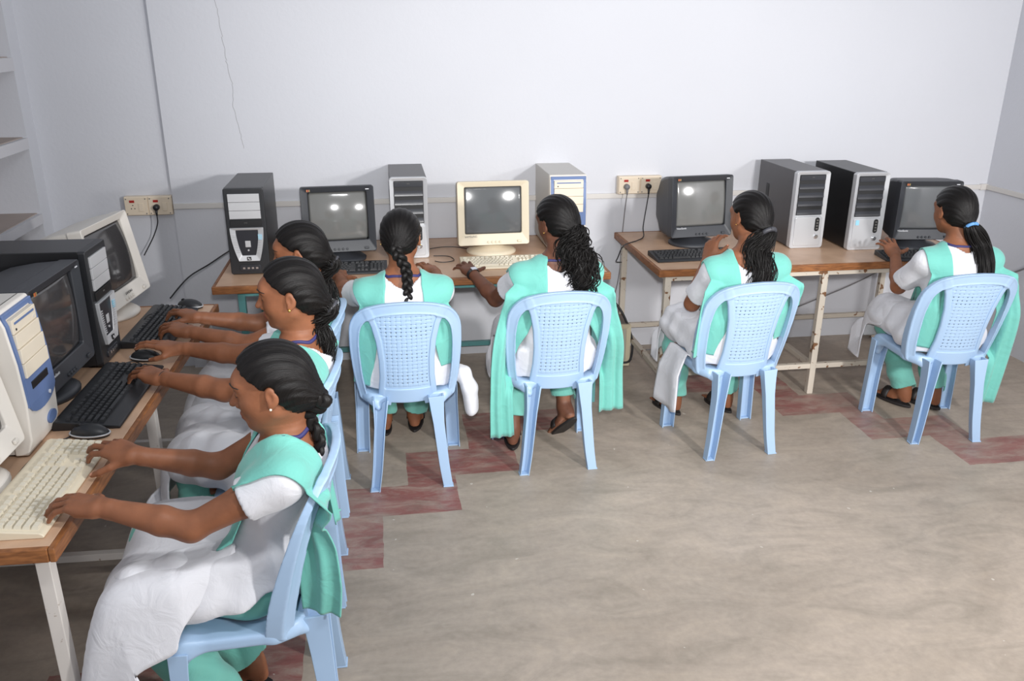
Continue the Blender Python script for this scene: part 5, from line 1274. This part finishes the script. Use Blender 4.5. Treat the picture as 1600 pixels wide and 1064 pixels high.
# curly haired girl
PEOPLE.append((dict(chair=(0.732, 3.556), yaw=R(2), head=(0.015, -0.005, 1.125), look=(R(26), R(12), R(-4)), neck=(0.0, -0.075, 0.965), pel=(0, -0.03, 0.53), ph=1.7, skin='skin_deep', sleeve=0.5, cuff=0.06,
    L=dict(wrist=(0.412, 3.925, 0.798), d=(-0.26, 1, 0.02), n=(-0.15, 0.0, 1), elbow=(0.500, 3.715, 0.725), pose=SPREAD), R=dict(wrist=(0.93, 3.95, 0.803), d=(-0.3, 1, 0), n=(0, 0, 1), pole=(0.6, -0.2, -1), pose=TYPE),
    legL=((-0.12, 0.28, 0.53), (-0.16, 0.075, 0.10), (0.15, 1, 0)), legR=((0.10, 0.28, 0.53), (0.115, 0.16, 0.155), (-0.35, 0.65, -0.75), (-0.2, 0.75, 0.65)),
    hair=dict(kind='tail', knot=(0.004, -0.098, -0.040), tail=[(0.06, -0.135, 1.02), (0.085, -0.165, 0.95), (0.085, -0.195, 0.87), (0.08, -0.21, 0.82)], rad=[(0, .02), (.12, .032), (.3, .062), (.6, .085), (.85, .075), (1, .05)], n=300, r=0.0023, seg=48, curl=0.013, cf=5.5, flat=0.8, loose=0.25, ends=0.45, vol=0.014, tie='chrome', tie_r=0.024, tie_w=0.004, part=False),
    lanyard=True, earring=('gold', 0.0036), panel=dict(hem=0.44, kick=0.0, dropL=[.02, .08, .12, .1], dropR=[.02, .08, .12, .1]),
    dupatta=[strip(-1, (0, -0.075, 0.965), end=[(-0.185, -0.15, 0.74), (-0.235, -0.17, 0.60), (-0.255, -0.165, 0.40), (-0.25, -0.15, 0.17)], w=[.055, .075, .095, .10, .09, .075, .06, .05, .055], snap=0.50, pl=13),
             strip(1, (0, -0.075, 0.965), end=[(0.19, -0.15, 0.74), (0.245, -0.14, 0.60), (0.27, -0.08, 0.42), (0.285, -0.06, 0.22)], w=[.055, .062, .075, .085, .08, .07, .055, .055, .06], snap=0.50, pl=13)]),
    'person with bushy curly ponytail and wristwatch, typing at cream keyboard on middle table'))
# girl raising her hand
PEOPLE.append((dict(chair=(1.612, 3.572), yaw=R(4), head=(0.035, 0.0, 1.118), look=(R(15), R(10), R(4)), neck=(0.0, -0.07, 0.955), pel=(0, -0.03, 0.53), ph=2.9, sleeve=0.74,
    L=dict(wrist=(1.555, 3.80, 0.865), elbow=(1.425, 3.625, 0.690), d=(0.42, 0.42, 0.80), n=(-0.80, -0.45, 0.25), pose=RAISED), R=dict(wrist=(1.86, 3.96, 0.803), d=(-0.1, 1, 0), n=(0, 0, 1), pole=(0.6, -0.2, -1), pose=TYPE),
    legL=((-0.15, 0.285, 0.53), (-0.115, 0.33, 0.095), (-0.3, 1, 0)), legR=((0.11, 0.285, 0.53), (0.165, 0.30, 0.095), (-0.2, 1, 0)),
    hair=dict(kind='tail', knot=(0.0, -0.098, -0.060), tail=[(0.02, -0.13, 0.985), (0.02, -0.175, 0.90), (0.005, -0.195, 0.80), (-0.01, -0.195, 0.70), (-0.04, -0.185, 0.60)], rad=[(0, .022), (.1, .028), (.3, .062), (.6, .070), (.85, .052), (1, .015)], n=340, r=0.0019, seg=44, curl=0.009, cf=4, flat=0.7, loose=0.3, ends=0.5, vol=0.013, tie='hair_tie', tie_r=0.030, tie_w=0.011, part=True, low=-0.085),
    earring=('gold', 0.003), panel=dict(hem=0.47, kick=0.0, dropL=[.02, .08, .11, .06], dropR=[.02, .08, .12, .1]), scoop=(0.080, -0.03),
    flaps=[flap(-0.20, -0.26, -0.02, 0.17, 0.175, -1, ph=2.0, curl=-0.03)],
    dupatta=[strip(-1, (0, -0.07, 0.955), end=[(-0.165, -0.16, 0.72), (-0.19, -0.16, 0.60), (-0.20, -0.15, 0.50)], snap=0.58, pl=12), strip(1, (0, -0.07, 0.955), end=[(0.172, -0.155, 0.74), (0.180, -0.165, 0.64), (0.185, -0.165, 0.56)], w=[.055, .062, .075, .085, .075, .05, .04], snap=0.58)]),
    'person with thick loose ponytail raising the left hand towards the face at right hand table'))
# girl at the far right
PEOPLE.append((dict(chair=(2.70, 3.567), yaw=R(-4), head=(-0.035, 0.01, 1.118), look=(R(7), R(9), 0), neck=(-0.02, -0.065, 0.955), pel=(-0.01, -0.03, 0.53), ph=4.1, sleeve=0.74, skin='skin',
    L=dict(wrist=(2.610, 3.895, 0.822), d=(0.16, 1, 0.28), n=(-0.15, -0.30, 1), pole=(-0.25, -0.05, -1), pose=SPREAD), R=dict(wrist=(2.95, 3.93, 0.803), d=(-0.1, 1, 0), n=(0, 0, 1), pole=(0.6, -0.2, -1), pose=TYPE),
    legL=((-0.14, 0.28, 0.53), (0.015, 0.235, 0.100), (-0.45, 1, 0)), legR=((0.10, 0.28, 0.53), (0.15, 0.185, 0.105), (-0.5, 1, 0)),
    hair=dict(kind='tail', knot=(0.0, -0.100, -0.058), tail=[(0.035, -0.125, 0.98), (0.045, -0.165, 0.90), (0.045, -0.19, 0.81), (0.04, -0.195, 0.70)], rad=[(0, .02), (.1, .024), (.3, .045), (.6, .052), (.9, .045), (1, .03)], n=260, r=0.0019, seg=36, curl=0.0015, cf=2, flat=0.7, loose=0.15, ends=0.3, vol=0.013, tie='blue_tie', tie_r=0.025, tie_w=0.008, part=False, low=-0.085),
    lanyard=True, panel=dict(hem=0.475, kick=0.0, dropL=[.02, .13, .17, .10], dropR=[.02, .08, .12, .1]), scoop=(0.064, -0.006),
    dupatta=[strip(-1, (-0.02, -0.065, 0.955), end=[(-0.14, -0.16, 0.72), (-0.145, -0.17, 0.60), (-0.15, -0.165, 0.47)], w=[.045, .05, .055, .06, .06, .055, .06], snap=0.60, pl=14), strip(1, (-0.02, -0.065, 0.955), end=[(0.20, -0.15, 0.74), (0.235, -0.15, 0.62), (0.255, -0.12, 0.42), (0.25, -0.10, 0.16)], w=[.055, .06, .065, .065, .06, .055, .055, .05, .045], snap=0.50)]),
    'person with straight ponytail in blue band, sitting at far right by the right wall'))
# nearest girl, left table
PEOPLE.append((dict(chair=(-0.40, 2.065), yaw=R(90), h=0.0034, hh=0.0034, head=(-0.055, -0.105, 1.070), look=(R(-4), R(11), R(2)), neck=(-0.02, -0.125, 0.925), pel=(0, -0.03, 0.53), ph=0.9, sleeve=0.42, girth=0.94, arm=0.945,
    L=dict(wrist=(-0.715, 1.915, 0.806), d=(-1, 0.38, -0.10), n=(0.0, -0.05, 1), pole=(0, -0.35, -1), pose=TYPE), R=dict(wrist=(-0.70, 2.17, 0.812), d=(-1, 0.62, -0.02), n=(-0.1, -0.2, 1), pole=(0, 0.3, -1), pose=TYPE2),
    legL=((-0.14, 0.275, 0.53), (-0.10, 0.10, 0.10), (0, 1, 0)), legR=((0.12, 0.28, 0.53), (0.10, 0.06, 0.10), (0.1, 1, 0)),
    hair=dict(kind='braid', knot=(-0.006, -0.096, -0.052), tail=[(-0.045, -0.185, 0.975), (-0.055, -0.210, 0.91), (-0.06, -0.225, 0.845)], r0=0.024, r1=0.016, turns=3.0, vol=0.012, low=-0.090),
    lanyard=True, face=True, earring=('pearl', 0.0034), scoop=(0.084, -0.022), salwar=0.078, lap=0.9, slit=True, panel=dict(hem=0.18, kick=0.04, hw=0.19, dropL=[.02, .17, .28, .14], dropR=[.02, .10, .16, .2]),
    dupatta=[strip(-1, (-0.02, -0.125, 0.925), end=[(-0.165, -0.185, 0.735), (-0.172, -0.195, 0.64), (-0.172, -0.195, 0.54), (-0.165, -0.19, 0.45)], w=[.055, .062, .074, .080, .068, .052, .050, .056, .054], off=0.022, cross=[(-1, 0, 0), (-1, 0, 0), (-1, 0, 0), (-1, 0, 0), (-1, 0, 0), (-0.75, -0.6, 0), (-0.35, -0.95, 0), (-0.3, -0.95, 0), (-0.35, -0.9, 0)], snap=0.50, pl=10, free=True), strip(1, (-0.02, -0.125, 0.925), end=[(0.15, -0.20, 0.70), (0.16, -0.20, 0.60), (0.17, -0.20, 0.5)], snap=0.58)]),
    'person nearest the camera with braid over the chair back, typing at cream keyboard'))
# second girl, left table
PEOPLE.append((dict(chair=(-0.415, 2.68), yaw=R(90), h=0.0034, hh=0.0034, head=(-0.03, -0.11, 1.118), look=(R(-3), R(8), R(0)), neck=(-0.01, -0.125, 0.95), pel=(0, -0.03, 0.53), ph=2.2,
    L=dict(wrist=(-0.755, 2.735, 0.808), d=(-1, 0.75, -0.04), n=(-0.05, -0.1, 1), pole=(0, -0.25, -1), pose=TYPE), R=dict(wrist=(-0.75, 3.02, 0.806), d=(-1, 0.33, 0.02), n=(0, 0, 1), pole=(0, 0.3, -1), pose=MOUSE),
    legL=((0.02, 0.275, 0.525), (0.03, 0.23, 0.095), (0.2, 1, 0)), legR=((0.21, 0.27, 0.53), (0.19, 0.23, 0.095), (0.2, 1, 0)),
    hair=dict(kind='tail', knot=(0.0, -0.098, -0.058), tail=[(-0.01, -0.175, 1.00), (-0.015, -0.205, 0.94), (-0.02, -0.225, 0.87), (-0.02, -0.225, 0.82)], rad=[(0, .022), (.15, .026), (.45, .040), (.8, .038), (1, .022)], n=220, r=0.0022, seg=36, curl=0.009, cf=4, flat=0.8, loose=0.25, ends=0.4, vol=0.012, tie='hair_tie', tie_r=0.024, tie_w=0.006, low=-0.09),
    lanyard=True, face=True, earring=('gold', 0.0052), scoop=(0.084, -0.022), salwar=0.075, panel=dict(hem=0.42, hw=0.13, cx=0.13, dropL=[.02, .05, .06, .02], dropR=[.02, .10, .10, .05]),
    dupatta=[strip(-1, (-0.01, -0.125, 0.95), end=[(-0.20, -0.17, 0.74), (-0.25, -0.20, 0.62), (-0.262, -0.225, 0.42)], w=[.055, .06, .064, .064, .06, .055, .05, .05], off=0.018, snap=0.5, pl=10), strip(1, (-0.01, -0.125, 0.95), end=[(0.15, -0.20, 0.72), (0.16, -0.20, 0.62), (0.17, -0.20, 0.5)], snap=0.58)]),
    'person second from the camera at left table, wavy ponytail and round gold earring'))
# third girl, left table
PEOPLE.append((dict(chair=(-0.42, 3.27), yaw=R(90), head=(-0.02, -0.095, 1.105), look=(R(-8), R(12), 0), neck=(-0.01, -0.13, 0.935), pel=(0, -0.03, 0.53), ph=3.3,
    L=dict(wrist=(-0.755, 3.20, 0.808), d=(-1, 0.60, -0.04), n=(-0.05, -0.1, 1), pole=(0, -0.3, -1), pose=TYPE2), R=dict(wrist=(-0.755, 3.37, 0.808), d=(-1, 0.75, 0.0), n=(0, 0.1, 1), pole=(0, 0.3, -1), pose=TYPE2),
    legL=((-0.13, 0.285, 0.53), (-0.11, 0.25, 0.095), (0, 1, 0)), legR=((0.12, 0.29, 0.53), (0.10, 0.25, 0.095), (0, 1, 0)),
    hair=dict(kind='tail', knot=(0.0, -0.098, -0.058), tail=[(0.0, -0.16, 0.99), (-0.01, -0.19, 0.93), (-0.02, -0.215, 0.85), (-0.02, -0.215, 0.80)], rad=[(0, .022), (.15, .028), (.45, .042), (.8, .040), (1, .022)], n=220, r=0.0022, seg=36, curl=0.010, cf=4, flat=0.8, loose=0.25, ends=0.4, vol=0.013, tie='hair_tie', tie_r=0.024, tie_w=0.006, low=-0.09),
    lanyard=True, face=True, panel=dict(hem=0.30, hw=0.15, dropL=[.02, .04, .06, .02], dropR=[.02, .10, .16, .2]),
    dupatta=[strip(-1, (-0.01, -0.13, 0.935), end=[(-0.155, -0.20, 0.70), (-0.165, -0.205, 0.60), (-0.17, -0.21, 0.45)], snap=0.58), strip(1, (-0.01, -0.13, 0.935), end=[(0.15, -0.20, 0.72), (0.16, -0.20, 0.62), (0.17, -0.20, 0.5)], snap=0.58)]),
    'person third from the camera at left table, mostly hidden behind the second'))
for k, (q, lab) in enumerate(PEOPLE):
    t, S, arms, body = person(q, lab)
    if k == 1:      # wristwatch
        s0, el, w, a = arms[-1]; u = unit(w-el); p = el+(w-el)*0.93; a1 = unit(np.cross(u, (0, 0, 1))); b1 = np.cross(a1, u)
        if b1[2] < 0: b1 = -b1
        W_ = MB().tube([p+0.0285*(math.cos(x)*a1+math.sin(x)*b1*0.92) for x in np.linspace(0, 2*math.pi, 29)], 0.0042, 8, cap=False).tube([p+u*0.008+0.0285*(math.cos(x)*a1+math.sin(x)*b1*0.92) for x in np.linspace(0, 2*math.pi, 29)], 0.0042, 8, cap=False)
        wt = W_.build('wristwatch', M['watch_strap'], t, smooth=True)
        rot = np.stack([a1, u, unit(np.cross(a1, u))], 1); fc = p+u*0.004+unit(np.cross(a1, u))*np.sign(np.cross(a1, u)[2])*0.030
        MB().box(fc, (0.030, 0.022, 0.006), rot).build('watch_face', M['chrome'], wt, bevel=0.002)
    if k == 2:      # ring on the raised hand
        pass
    if k == 5:
        s0, el, w, a = arms[-1]; u = unit(w-el); p = el+(w-el)*0.97; a1 = unit(np.cross(u, (0, 0, 1))); b1 = np.cross(a1, u)
        MB().tube([p+0.0235*(math.cos(x)*a1+math.sin(x)*b1) for x in np.linspace(0, 2*math.pi, 29)], 0.0014, 6, cap=False).build('thread_bracelet', M['watch_strap'], t, smooth=True)
